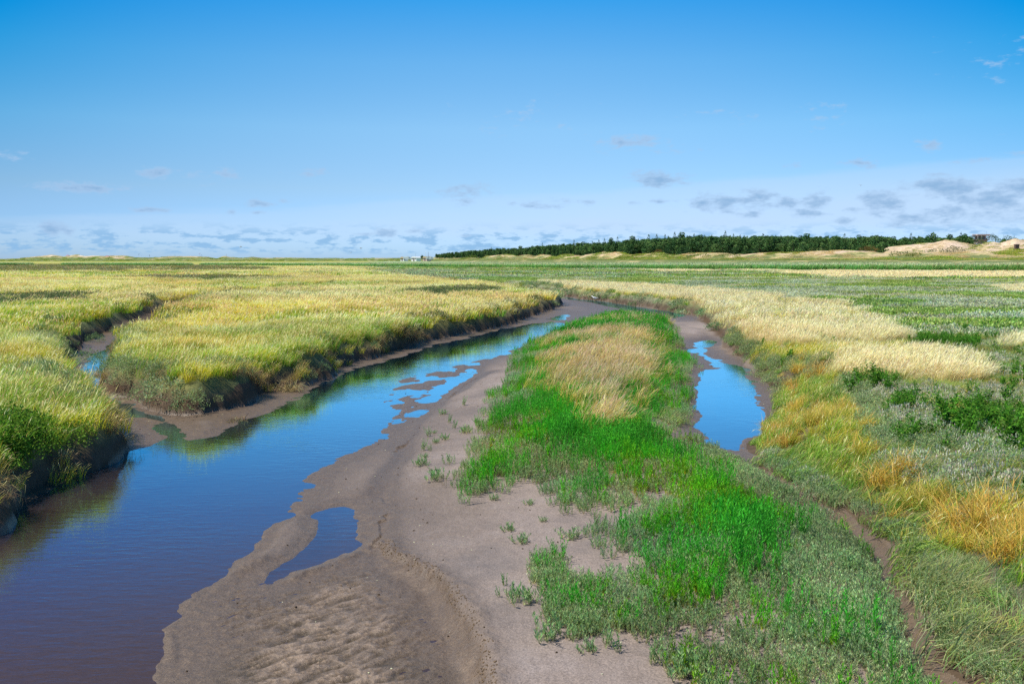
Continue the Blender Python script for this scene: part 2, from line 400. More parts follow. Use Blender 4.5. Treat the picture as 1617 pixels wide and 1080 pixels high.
M_MUD, M_SOIL, M_WATER = mud_mat(), soil_mat(), water_mat()
M_LEAF = leaf_mat('marsh_foliage', True)
M_LEAF1 = leaf_mat('single_plant_foliage', False)
M_TREE = leaf_mat('conifer_foliage', False, trans=.15, gain=(.95, 1.04, .92))
M_TREEI = leaf_mat('far_conifer_foliage', True, trans=.15, gain=(.95, 1.04, .92))
M_BARK = plain_mat('bark', (.10, .075, .055), .9)

# ------------------------------------------------------------------ zones, authored over the marsh as the photograph shows it
def inpx(u, v, poly, soft=6.0, warp=None):
    """0..1 inside a region given by photograph coordinates of the ground"""
    s = sdpoly(u, v * 1.0, poly)
    if warp is not None: s = s + warp
    return sstep(soft, -soft, s)

Z_CREAM = [[(850, 446), (930, 448), (1010, 452), (1100, 458), (1190, 466), (1250, 476), (1330, 482), (1390, 508), (1425, 532), (1392, 546), (1290, 545), (1205, 547), (1168, 530), (1130, 500), (1104, 482), (1040, 470), (970, 463), (900, 456)],
           [(1290, 572), (1340, 561), (1440, 565), (1520, 576), (1578, 592), (1545, 604), (1440, 600), (1350, 597)],
           [(1210, 432), (1300, 428), (1440, 429), (1617, 429), (1800, 429), (1800, 441), (1617, 440), (1480, 441), (1330, 441)],
           [(1560, 456), (1617, 452), (1800, 452), (1800, 464), (1600, 464)],
           [(1000, 428), (1200, 424), (1420, 425), (1400, 427), (1180, 429), (1040, 431)],
           [(1575, 545), (1617, 538), (1700, 536), (1700, 552), (1620, 553)]]
Z_GREENIN = [[(1165, 474), (1250, 476), (1345, 488), (1400, 520), (1360, 528), (1240, 522), (1190, 508), (1150, 488)], [(1190, 549), (1300, 549), (1420, 549), (1420, 560), (1290, 562), (1190, 575)]]
Z_GOLD_R = [[(1225, 572), (1300, 566), (1345, 582), (1300, 600), (1240, 592)], [(1215, 640), (1260, 622), (1340, 630), (1345, 660), (1280, 690), (1225, 672)],
            [(1370, 715), (1450, 715), (1470, 760), (1420, 790), (1370, 770)], [(1440, 775), (1560, 780), (1617, 800), (1660, 900), (1560, 930), (1530, 850), (1450, 810)]]
Z_COMB = [(1176, 706), (1240, 735), (1300, 770), (1370, 800), (1430, 850), (1480, 870), (1520, 960), (1560, 1100), (1470, 1100), (1430, 940), (1390, 880), (1318, 812), (1250, 776), (1190, 734)]
Z_LUSH = [(1178, 705), (1205, 672), (1226, 640), (1262, 608), (1320, 600), (1352, 640), (1375, 690), (1430, 752), (1500, 772), (1617, 792), (1750, 805), (1750, 1000), (1600, 950), (1480, 880), (1400, 822), (1300, 765)]
Z_FINE = [(1440, 850), (1530, 880), (1617, 900), (1750, 930), (1750, 1200), (1480, 1200), (1440, 960)]
Z_LEAFY = [[(1335, 588), (1400, 582), (1430, 606), (1395, 622), (1345, 615)], [(1470, 640), (1560, 644), (1617, 660), (1700, 668), (1700, 712), (1600, 702), (1500, 684)],
           [(1390, 636), (1440, 634), (1450, 654), (1400, 656)], [(1590, 705), (1700, 700), (1700, 740), (1610, 735)], [(1440, 540), (1560, 536), (1560, 548), (1450, 550)]]
Z_GOLD_I = [(872, 580), (905, 545), (950, 525), (990, 526), (1008, 545), (1006, 585), (985, 625), (955, 655), (925, 658), (895, 630), (870, 605)]
Z_PURS_L = [[(76, 505), (140, 500), (200, 508), (215, 524), (180, 545), (160, 575), (125, 585), (92, 570)],
            [(160, 575), (200, 568), (262, 596), (300, 622), (290, 655), (230, 645), (165, 615)]]
Z_SHRUB_LL = [(-60, 690), (40, 680), (110, 690), (160, 705), (170, 730), (100, 770), (-60, 840)]
Z_DARK_L = [[(-100, 419), (120, 418), (300, 420), (430, 424), (420, 428), (200, 429), (-100, 432)], [(-100, 472), (60, 468), (170, 468), (120, 478), (-100, 490)],
            [(180, 440), (330, 436), (460, 441), (330, 446)], [(640, 462), (760, 455), (800, 462), (700, 472)]]

def right_side(u, v):
    b = np.interp(v, [404, 412, 420, 430, 440, 455, 465, 500], [640, 600, 560, 600, 690, 830, 870, 900])
    return sstep(-30, 30, u - b)

def far_soil_color(x, y, u, v):
    """living cover seen between and under the plants"""
    n1 = fbm(x, y, 22, 3, 101); n2 = fbm(x, y, 6, 3, 102); n3 = fbm(x * .4, y, 30, 3, 103)
    yg = np.array([.30, .30, .048]); gr = np.array([.14, .22, .035]); st = np.array([.48, .39, .16])
    gl = np.array([.30, .36, .21]); cr = np.array([.55, .45, .20]); gg = np.array([.24, .33, .10])
    dk = np.array([.105, .095, .050])
    f = lambda a: a[:, None]
    left = yg + (gr - yg) * f(sstep(.56, .70, n1)) ; left = left + (st - left) * f(sstep(.52, .72, n3) * .75)
    d = np.zeros_like(u)
    wp = 14 * (fbm(x, y, 14, 2, 104) - .5)
    for p in Z_DARK_L: d = np.maximum(d, inpx(u, v, p, 3, wp * .3))
    left = left + (dk - left) * f(d * .8)
    right = gg + (gl - gg) * f(sstep(.42, .6, n2))
    c = np.zeros_like(u)
    for p in Z_CREAM: c = np.maximum(c, inpx(u, v, p, 3, wp * .3))
    right = right + (cr - right) * f(np.maximum(c, .45 * sstep(.6, .75, n3)))
    rs = right_side(u, v)
    col = left + (right - left) * f(rs)
    return col

# ------------------------------------------------------------------ the ground sheet (polar, finer near the bridge)
def build_ground():
    rs = [0.0]; r = 0.6
    while r < 5500:
        rs.append(r)
        if r < 5.5: r += 0.25
        else: r += max(0.024, 0.024 * (r / 15.5) ** 1.85) if r < 320 else r * 0.045
    rs = np.array(rs)
    fine = np.radians(np.linspace(-37, 37, 860))
    coarse = np.radians(np.linspace(37, 323, 90))[1:-1]
    th = np.concatenate([fine, coarse]); nt_, nr = len(th), len(rs)
    RR, TT = np.meshgrid(rs, th, indexing='ij')
    X = (RR * np.sin(TT)).ravel(); Y = (RR * np.cos(TT)).ravel()
    Z = np.empty_like(X); Wt = np.empty_like(X); C = np.empty_like(X); Wd = np.empty_like(X); I = np.empty_like(X)
    for a in range(0, len(X), 300000):
        s = slice(a, a + 300000)
        Z[s], Wt[s], C[s], Wd[s], I[s] = terrain(X[s], Y[s])
    Rp = np.where(inlat(X, Y), lat('R', X, Y), 60.)
    ii = np.arange(nr - 1)[:, None] * nt_; jj = np.arange(nt_)[None, :]
    j2 = (jj + 1) % nt_
    quads = np.stack([ii + jj, ii + j2, ii + nt_ + j2, ii + nt_ + jj], -1).reshape(-1, 4)
    quads = quads[:, ::-1]
    cm = C[quads].mean(1)
    U, V = project(X, Y, Z)
    col = np.empty((len(X), 3), np.float32)
    front = Y > 1
    col[:] = (.16, .17, .06)
    idx = np.where(front & (C > -1))[0]
    for a in range(0, len(idx), 200000):
        k = idx[a:a + 200000]
        fc = far_soil_color(X[k], Y[k], U[k], V[k])
        r = np.hypot(X[k], Y[k])
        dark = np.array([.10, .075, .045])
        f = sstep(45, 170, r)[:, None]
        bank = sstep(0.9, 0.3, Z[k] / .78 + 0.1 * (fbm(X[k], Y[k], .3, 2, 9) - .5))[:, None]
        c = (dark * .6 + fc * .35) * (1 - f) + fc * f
        mud = np.array([.080, .054, .034])
        col[k] = c * (1 - bank * (r < 150)[:, None]) + mud * bank * (r < 150)[:, None]
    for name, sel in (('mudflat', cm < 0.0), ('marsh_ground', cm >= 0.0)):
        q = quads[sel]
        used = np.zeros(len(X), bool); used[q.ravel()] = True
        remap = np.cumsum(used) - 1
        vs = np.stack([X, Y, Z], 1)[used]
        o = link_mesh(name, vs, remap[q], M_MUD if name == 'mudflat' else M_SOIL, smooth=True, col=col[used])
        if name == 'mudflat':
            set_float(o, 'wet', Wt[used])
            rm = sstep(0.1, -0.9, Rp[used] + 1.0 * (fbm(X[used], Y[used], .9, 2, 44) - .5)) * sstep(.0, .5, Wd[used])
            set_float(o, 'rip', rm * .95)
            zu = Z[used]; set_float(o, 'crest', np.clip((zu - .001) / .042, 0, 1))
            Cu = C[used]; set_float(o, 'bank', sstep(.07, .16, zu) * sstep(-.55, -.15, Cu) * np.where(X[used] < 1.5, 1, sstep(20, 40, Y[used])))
        o['kind'] = 'structure'
    return

build_ground()
wa = link_mesh('water', [(-70, -12, 0), (70, -12, 0), (70, 150, 0), (-70, 150, 0)], [(0, 1, 2, 3)], M_WATER)
wa['kind'] = 'structure'

# ------------------------------------------------------------------ plant prototypes
PROTO = {}
def proto_coll(name):
    c = bpy.data.collections.new(name); PROTO[name] = c
    return c

def ribbons(base, az, Ln, l0, l1, Wd, prof, cols, seed):
    """tapering bent blades. prof: [(t, width factor)], cols: per-station colours (S, 3) or (S, N, 3)"""
    g = np.random.default_rng(seed); n = len(base); S = len(prof)
    tw = g.uniform(0, 2 * math.pi, n)
    sx, sy = np.cos(tw), np.sin(tw)
    pos = base.copy().astype(float); V = np.zeros((n, S, 2, 3)); Cc = np.zeros((n, S, 2, 3)); pt = 0
    for k, (t, wf) in enumerate(prof):
        dt = (t - pt) * Ln; tm = (t + pt) / 2; pt = t
        th = l0 + (l1 - l0) * tm
        pos = pos + np.stack([np.sin(th) * np.cos(az), np.sin(th) * np.sin(az), np.cos(th)], 1) * dt[:, None]
        h = (Wd * wf * .5)[:, None] * np.stack([sx, sy, 0 * sx], 1)
        V[:, k, 0] = pos - h; V[:, k, 1] = pos + h
        c = np.asarray(cols[k]); Cc[:, k, 0] = c; Cc[:, k, 1] = c
    V = V.reshape(-1, 3); Cc = Cc.reshape(-1, 3)
    b = (np.arange(n) * S * 2)[:, None]; k = (np.arange(S - 1) * 2)[None, :]
    q = np.stack([b + k, b + k + 1, b + k + 3, b + k + 2], -1).reshape(-1, 4)
    return V, q, Cc

def leaves(cen, dr, Ln, Wd, col, seed):
    """pointed leaves: one bent quad each, along dr"""
    g = np.random.default_rng(seed); n = len(cen)
    dr = dr / (np.linalg.norm(dr, axis=1, keepdims=True) + 1e-9)
    rnd = g.normal(size=(n, 3)); side = np.cross(dr, rnd); side /= np.linalg.norm(side, axis=1, keepdims=True) + 1e-9
    up = np.cross(side, dr)
    a = cen; b = cen + dr * Ln[:, None]
    m = cen + dr * (Ln * .45)[:, None] + up * (Ln * .08)[:, None]
    V = np.stack([a, m + side * (Wd * .5)[:, None], b, m - side * (Wd * .5)[:, None]], 1).reshape(-1, 3)
    q = np.arange(n * 4).reshape(n, 4)
    return V, q, np.repeat(np.asarray(col) * np.ones((n, 3)), 4, 0)

def merge(parts):
    V, Q, C = [], [], []; o = 0
    for v, q, c in parts:
        V.append(v); Q.append(q + o); C.append(c); o += len(v)
    return np.concatenate(V), np.concatenate(Q), np.concatenate(C)

def vary(g, n, col, s=.28):
    c = np.asarray(col) * np.ones((n, 3))
    return np.clip(c * (1 + g.normal(0, s, (n, 1))) * (1 + g.normal(0, s * .42, (n, 3))), .005, .85)

def grass(seed, n, rad, h, w, body, tip, heads=.4, lean=(.1, .55), dirsd=.7, dry=.15, dryc=(.42, .33, .15), headc=(.68, .54, .35)):
    g = np.random.default_rng(seed)
    a = g.uniform(0, 2 * math.pi, n); rr = rad * np.sqrt(g.uniform(0, 1, n))
    base = np.stack([rr * np.cos(a), rr * np.sin(a), -0.03 + 0 * a], 1)
    az = g.normal(-.15, dirsd, n)
    Ln = h * g.uniform(.55, 1.1, n)
    l0 = g.uniform(-.1, lean[0] + .15, n); l1 = lean[1] * g.uniform(.5, 1.9, n)
    bc = vary(g, n, body); tc = vary(g, n, tip)
    d = g.uniform(0, 1, n) < dry
    bc[d] = vary(g, d.sum(), dryc); tc[d] = vary(g, d.sum(), dryc)
    hd = g.uniform(0, 1, n) < heads
    W = w * g.uniform(.7, 1.3, n)
    parts = []
    k = ~hd
    parts.append(ribbons(base[k], az[k], Ln[k], l0[k], l1[k], W[k], [(0, .8), (.35, 1), (.7, .7), (1, .08)],
                         [bc[k] * .9, bc[k], (bc[k] + tc[k]) / 2, tc[k]], seed + 1))
    k = hd
    if k.any():
        hc = vary(g, k.sum(), headc)
        parts.append(ribbons(base[k], az[k], Ln[k] * 1.15, l0[k], l1[k] * 1.1, W[k], [(0, .4), (.45, .4), (.74, .35), (.86, 1.25), (1, .15)],
                             [bc[k], bc[k], (bc[k] + hc) / 2, hc, hc], seed + 2))
    return merge(parts)

def add_proto(coll, i, data, mat=None):
    o = link_mesh('%s_%02d' % (coll.name, i), data[0], data[1], mat or M_LEAF, col=data[2], link=False)
    coll.objects.link(o)

YG, YG2, GRN, STR, CRM = (.440, .440, .035), (.57, .53, .10), (.165, .320, .030), (.66, .52, .29), (.71, .60, .45)
# tall marsh grass, three levels of detail; 0-2 yellow-green, 3-4 straw, 5-6 green
kinds = [(YG, YG2, .40), (YG, YG2, .55), ((.32, .40, .04), YG, .3), ((.50, .45, .08), STR, .6), ((.56, .47, .15), STR, .75), (GRN, (.27, .38, .04), .2), ((.12, .25, .035), GRN, .1)]
for nm, n, rad, h, w in (('tall_near', 50, .19, .42, .0095), ('tall_mid', 95, .48, .44, .024), ('tall_far', 130, 1.7, .46, .075)):
    c = proto_coll(nm)
    for i, (b, t, hd) in enumerate(kinds):
        add_proto(c, i, grass(100 + i, n, rad, h, w, b, t, hd, lean=(.15, .75)))
# pale dry grass
for nm, n, rad, h, w in (('pale_near', 60, .20, .40, .009), ('pale_mid', 100, .50, .40, .022), ('pale_far', 130, 1.7, .42, .070)):
    c = proto_coll(nm)
    for i in range(3):
        add_proto(c, i, grass(140 + i, n, rad, h, w, [(.61, .50, .31), (.64, .54, .37), (.57, .49, .27)][i], CRM, .7, lean=(.15, .8), headc=(.68, .60, .46), dry=.2, dryc=(.6, .49, .30)))

def shrub(seed, n, rad, hgt, ll, lw, col, col2=None, mix=.3, flower=0, flc=(.42, .36, .42)):
    g = np.random.default_rng(seed)
    d = g.normal(size=(n, 3)); d[:, 2] = np.abs(d[:, 2]) + .05; d /= np.linalg.norm(d, axis=1, keepdims=True)
    rr = g.uniform(.55, 1.0, n) ** .6
    lump = 1 + .25 * np.sin(d[:, 0] * 5 + seed) * np.cos(d[:, 1] * 6)
    cen = d * np.array([rad, rad, hgt]) * (rr * lump)[:, None]
    dr = d * .6 + g.normal(0, .55, (n, 3)) + np.array([0, 0, .35])
    c = vary(g, n, col)
    if col2 is not None:
        k = g.uniform(0, 1, n) < mix; c[k] = vary(g, k.sum(), col2)
    parts = [leaves(cen, dr, ll * g.uniform(.6, 1.3, n), lw * g.uniform(.6, 1.3, n), c, seed + 3)]
    if flower:
        k = g.integers(0, n, flower)
        b = cen[k] * np.array([1, 1, .95])
        parts.append(ribbons(b, g.uniform(0, 6.28, flower), hgt * g.uniform(.25, .55, flower), g.uniform(0, .3, flower), g.uniform(.1, .6, flower), np.full(flower, lw * .9),
                             [(0, .3), (.5, .4), (.75, 1.1), (1, .2)], [vary(g, flower, col), vary(g, flower, flc), vary(g, flower, flc), vary(g, flower, flc)], seed + 4))
    return merge(parts)

def upright(seed, stems, rad, h, ln, lw, col, base_c, per=22, lean=.20):
    stems = int(stems * 1.5); lw = lw * .62
    """bushy upright stems set with needle leaves: seablite and glasswort"""
    g = np.random.default_rng(seed); parts = []
    for s in range(stems):
        a = g.uniform(0, 6.28); r = rad * math.sqrt(g.uniform(0, 1))
        b = np.array([r * math.cos(a), r * math.sin(a), -.02]); hh = h * g.uniform(.6, 1.1)
        tilt = np.array([g.normal(.05, lean), g.normal(0, lean), 1.0]); tilt /= np.linalg.norm(tilt)
        t = np.linspace(.12, 1, per) + g.normal(0, .02, per)
        cen = b + tilt * (hh * t)[:, None]
        az = g.uniform(0, 6.28, per)
        el = g.uniform(.75, 1.35, per)
        dr = np.stack([np.cos(az) * np.cos(el), np.sin(az) * np.cos(el), np.sin(el)], 1)
        f = sstep(.05, .5, t)[:, None]
        c = vary(g, per, base_c) * (1 - f) + vary(g, per, col) * f
        L_ = ln * (1.25 - .6 * t) * g.uniform(.7, 1.3, per)
        parts.append(leaves(cen, dr, L_, np.full(per, lw), c, seed * 31 + s))
        parts.append(ribbons(b[None], np.array([math.atan2(tilt[1], tilt[0])]), np.array([hh]), np.array([math.acos(tilt[2])]), np.array([math.acos(tilt[2])]), np.array([lw * .6]),
                             [(0, 1), (.5, .8), (1, .3)], [vary(g, 1, base_c), vary(g, 1, col), vary(g, 1, col)], seed * 37 + s))
    return merge(parts)

SBG, SBY, GWG, GRB = (.045, .340, .026), (.105, .410, .022), (.230, .350, .190), (.36, .36, .25)
c = proto_coll('seablite')      # 0-2 rich green, 3-4 grey-green, 5 yellow base
add_proto(c, 0, upright(301, 6, .10, .30, .055, .012, SBG, (.16, .22, .05)))
add_proto(c, 1, upright(302, 7, .12, .26, .050, .012, SBY, (.30, .32, .03)))
add_proto(c, 2, upright(303, 5, .09, .34, .055, .012, (.055, .310, .035), (.16, .28, .06)))
add_proto(c, 3, upright(304, 6, .11, .20, .045, .012, GWG, GRB))
add_proto(c, 4, upright(305, 7, .11, .16, .042, .012, (.31, .40, .26), (.42, .39, .31)))
add_proto(c, 5, upright(306, 6, .11, .24, .050, .012, (.13, .31, .02), (.45, .36, .03)))
add_proto(c, 6, upright(307, 4, .10, .22, .030, .007, (.36, .27, .24), (.30, .22, .18), per=9, lean=.4))   # dead stalks
c = proto_coll('purslane')      # 0-1 grey-green, 2 dark, 3 bright leafy
add_proto(c, 0, shrub(401, 420, .26, .30, .036, .016, (.220, .300, .165), (.30, .36, .24), .35))
add_proto(c, 1, shrub(402, 420, .30, .24, .034, .015, (.260, .330, .205), (.17, .25, .12), .3))
add_proto(c, 2, shrub(403, 420, .28, .30, .036, .016, (.120, .215, .110), (.18, .26, .15), .3))
add_proto(c, 3, shrub(404, 380, .28, .32, .042, .024, (.085, .200, .025), (.16, .28, .04), .4))
c = proto_coll('purslane_mid')
for i, (a, b) in enumerate((((.220, .300, .165), (.30, .36, .24)), ((.120, .215, .110), (.18, .26, .15)))):
    add_proto(c, i, shrub(410 + i, 420, .60, .40, .085, .045, a, b, .35))
c = proto_coll('lavender')      # 0-1 pale grey-mauve mats, 2 grey-green, 3 rusty
add_proto(c, 0, shrub(421, 200, .26, .16, .040, .014, (.26, .32, .20), (.36, .40, .30), .45, 70, (.56, .48, .49)))
add_proto(c, 1, shrub(422, 200, .26, .18, .040, .014, (.28, .34, .23), (.38, .42, .33), .45, 70, (.58, .50, .51)))
add_proto(c, 2, shrub(423, 230, .26, .15, .042, .013, (.19, .29, .15), (.28, .34, .22), .4, 15, (.42, .40, .38)))
add_proto(c, 3, shrub(424, 220, .24, .16, .042, .012, (.30, .24, .10), (.22, .28, .10), .4, 25, (.48, .32, .16)))
c = proto_coll('lavender_mid')
for i, (a, b, f) in enumerate((((.33, .39, .25), (.42, .46, .35), (.58, .54, .50)), ((.26, .37, .12), (.36, .43, .18), (.44, .46, .26)), ((.17, .31, .06), (.24, .37, .08), (.30, .40, .14)))):
    add_proto(c, i, shrub(430 + i, 330, .75, .26, .11, .05, a, b, .4, 60 if i == 0 else 20, f))
c = proto_coll('lavender_far')
for i, (a, b, f) in enumerate((((.33, .39, .25), (.42, .46, .35), (.58, .54, .50)), ((.26, .37, .12), (.36, .43, .18), (.44, .46, .26)), ((.17, .31, .06), (.24, .37, .08), (.30, .40, .14)))):
    add_proto(c, i, shrub(440 + i, 320, 2.2, .30, .30, .14, a, b, .4, 60 if i == 0 else 20, f))
c = proto_coll('fine')          # fine combed grass near the ditch
FG = [((.19, .28, .12), (.28, .35, .21)), ((.23, .31, .18), (.34, .39, .28)), ((.14, .27, .065), (.24, .34, .12)), ((.40, .36, .15), (.50, .43, .22))]
for i, (b, t) in enumerate(FG):
    add_proto(c, i, grass(501 + i, 85, .17, .30, .006, b, t, 0, lean=(.5, 1.5), dirsd=.5, dry=.1, dryc=(.42, .38, .2)))
c = proto_coll('golden')
GO = [((.44, .30, .06), (.64, .45, .16)), ((.38, .35, .06), (.57, .47, .17)), ((.30, .33, .04), (.46, .40, .06))]
for i, (b, t) in enumerate(GO):
    add_proto(c, i, grass(520 + i, 90, .16, .42, .0075, b, t, .05, lean=(.4, 1.2), dirsd=1.3, dry=.1, dryc=(.60, .42, .16)))
c = proto_coll('island_gold')
IG = [((.34, .33, .05), (.52, .42, .15)), ((.42, .35, .08), (.56, .45, .20)), ((.30, .30, .06), (.46, .36, .22))]
for i, (b, t) in enumerate(IG):
    add_proto(c, i, grass(540 + i, 60, .18, .50, .0075, b, t, .55, lean=(.15, .8), dirsd=.6, headc=[(.56, .43, .25), (.60, .47, .28), (.44, .33, .29)][i]))
def weed(seed, h=.45, stems=7, col=(.055, .170, .020), col2=(.10, .24, .03)):
    g = np.random.default_rng(seed); parts = []
    for s in range(stems):
        a = g.uniform(0, 6.28); b = np.array([.12 * math.cos(a), .12 * math.sin(a), -.02]) * g.uniform(.2, 1)
        tilt = np.array([g.normal(.05, .28), g.normal(0, .28), 1.0]); tilt /= np.linalg.norm(tilt); hh = h * g.uniform(.6, 1.1)
        n = 26; t = g.uniform(.1, 1, n); cen = b + tilt * (hh * t)[:, None]; az = g.uniform(0, 6.28, n); el = g.uniform(.0, .9, n)
        dr = np.stack([np.cos(az) * np.cos(el), np.sin(az) * np.cos(el), np.sin(el)], 1)
        cc = vary(g, n, col); k = g.uniform(0, 1, n) < .4; cc[k] = vary(g, k.sum(), col2)
        parts.append(leaves(cen, dr, .085 * (1.2 - .6 * t), .034 * (1.2 - .6 * t), cc, seed * 13 + s))
        parts.append(ribbons(b[None], np.array([math.atan2(tilt[1], tilt[0])]), np.array([hh]), np.array([math.acos(tilt[2])]), np.array([math.acos(tilt[2])]), np.array([.008]),
                             [(0, 1), (.5, .8), (1, .4)], [vary(g, 1, col2)] * 3, seed * 17 + s))
    return merge(parts)
c = proto_coll('weed')
for i in range(3): add_proto(c, i, weed(560 + i))
def reed(seed, n, rad, h, w, col, top):
    g = np.random.default_rng(seed)
    return grass(seed, n, rad, h, w, col, np.asarray(col) * 1.2, .10, lean=(.05, .45), dirsd=.6, dry=.02, headc=top)
c = proto_coll('reed')
for i in range(3):
    add_proto(c, i, reed(580 + i, 130, 1.5, 1.55, .085, [(.10, .27, .085), (.085, .24, .060), (.15, .31, .11)][i], [(.50, .52, .40), (.44, .48, .36), (.54, .54, .42)][i]))
c = proto_coll('strand')        # dead strands hanging over the bank
for i in range(2):
    add_proto(c, i, grass(600 + i, 60, .16, .46, .008, [(.15, .115, .075), (.33, .26, .15)][i], [(.22, .17, .115), (.44, .35, .20)][i], 0, lean=(1.0, 2.2), dirsd=.7, dry=.3, dryc=(.14, .11, .08)))

# ------------------------------------------------------------------ scattering stuff with geometry nodes
def scatter(name, label, cat, coll, P, idx, rot, scl, tint):
    n = len(P)
    me = bpy.data.meshes.new(name); me.vertices.add(n); me.vertices.foreach_set('co', np.asarray(P, np.float32).ravel())
    a = me.attributes.new('idx', 'INT', 'POINT'); a.data.foreach_set('value', np.asarray(idx, np.int32))
    for nm, arr in (('rot', rot), ('scl', scl), ('tint', tint)):
        a = me.attributes.new(nm, 'FLOAT_VECTOR', 'POINT'); a.data.foreach_set('vector', np.asarray(arr, np.float32).ravel())
    o = bpy.data.objects.new(name, me); COL.objects.link(o); tag(o, label, cat, kind='stuff')
    ng = bpy.data.node_groups.new(name + '_scatter', 'GeometryNodeTree')
    ng.interface.new_socket('Geometry', in_out='INPUT', socket_type='NodeSocketGeometry')
    ng.interface.new_socket('Geometry', in_out='OUTPUT', socket_type='NodeSocketGeometry')
    gi = ng.nodes.new('NodeGroupInput'); go = ng.nodes.new('NodeGroupOutput')
    ci = ng.nodes.new('GeometryNodeCollectionInfo'); ci.inputs['Collection'].default_value = PROTO[coll]
    ci.inputs['Separate Children'].default_value = True; ci.inputs['Reset Children'].default_value = True
    ip = ng.nodes.new('GeometryNodeInstanceOnPoints'); ip.inputs['Pick Instance'].default_value = True
    def na(nm, t):
        q = ng.nodes.new('GeometryNodeInputNamedAttribute'); q.data_type = t; q.inputs['Name'].default_value = nm; return q.outputs['Attribute']
    er = ng.nodes.new('FunctionNodeEulerToRotation')
    ng.links.new(gi.outputs[0], ip.inputs['Points']); ng.links.new(ci.outputs[0], ip.inputs['Instance'])
    ng.links.new(na('idx', 'INT'), ip.inputs['Instance Index'])
    ng.links.new(na('rot', 'FLOAT_VECTOR'), er.inputs[0]); ng.links.new(er.outputs[0], ip.inputs['Rotation'])
    ng.links.new(na('scl', 'FLOAT_VECTOR'), ip.inputs['Scale'])
    ng.links.new(ip.outputs[0], go.inputs[0])
    md = o.modifiers.new('scatter', 'NODES'); md.node_group = ng
    return o

class Bin:
    def __init__(s): s.P, s.i, s.r, s.s, s.t = [], [], [], [], []
    def add(s, x, y, z, idx, rz, sc_, tint, tilt=None):
        n = len(x)
        if not n: return
        s.P.append(np.stack([x, y, z], 1)); s.i.append(idx)
        r = np.zeros((n, 3)); r[:, 2] = rz
        if tilt is not None: r[:, :2] = tilt
        s.r.append(r); s.s.append(sc_ if sc_.ndim == 2 else np.repeat(sc_[:, None], 3, 1)); s.t.append(tint)
    def build(s, name, label, cat, coll):
        if not s.P: return
        c = np.concatenate
        print('scatter', name, coll, sum(map(len, s.P)))
        return scatter(name, label, cat, coll, c(s.P), c(s.i), c(s.r), c(s.s), c(s.t))

def tint_of(x, y, amt=.22, seed=200, sc_=3.0):
    n = len(x)
    a = (fbm(x, y, sc_, 3, seed) - .5) * 2 * amt; b = (fbm(x, y, sc_ * 2.5, 2, seed + 5) - .5) * amt
    v = (1 + a + rng.normal(0, .06, n))
    t = np.stack([v * (1 + b), v, v * (1 - .6 * b)], 1)
    return np.clip(t, .4, 1.5)

def candidates(r0, r1, dens, ang=46):
    n = int((R(ang) * (r1 * r1 - r0 * r0)) * dens)
    r = np.sqrt(rng.uniform(r0 * r0, r1 * r1, n)); t = rng.uniform(-R(ang), R(ang), n)
    return r * np.sin(t), r * np.cos(t)

B = {k: Bin() for k in ('tall_near', 'tall_mid', 'tall_far', 'pale_near', 'pale_mid', 'pale_far', 'seablite', 'purslane', 'purslane_mid', 'purslane_bank', 'lavender', 'lavender_mid', 'lavender_far',
                        'fine', 'golden', 'island_gold', 'weed', 'strand', 'seablite_mud')}

def maxin(u, v, polys, soft=5, warp=None):
    m = np.zeros_like(u)
    for p in polys: m = np.maximum(m, inpx(u, v, p, soft, warp))
    return m

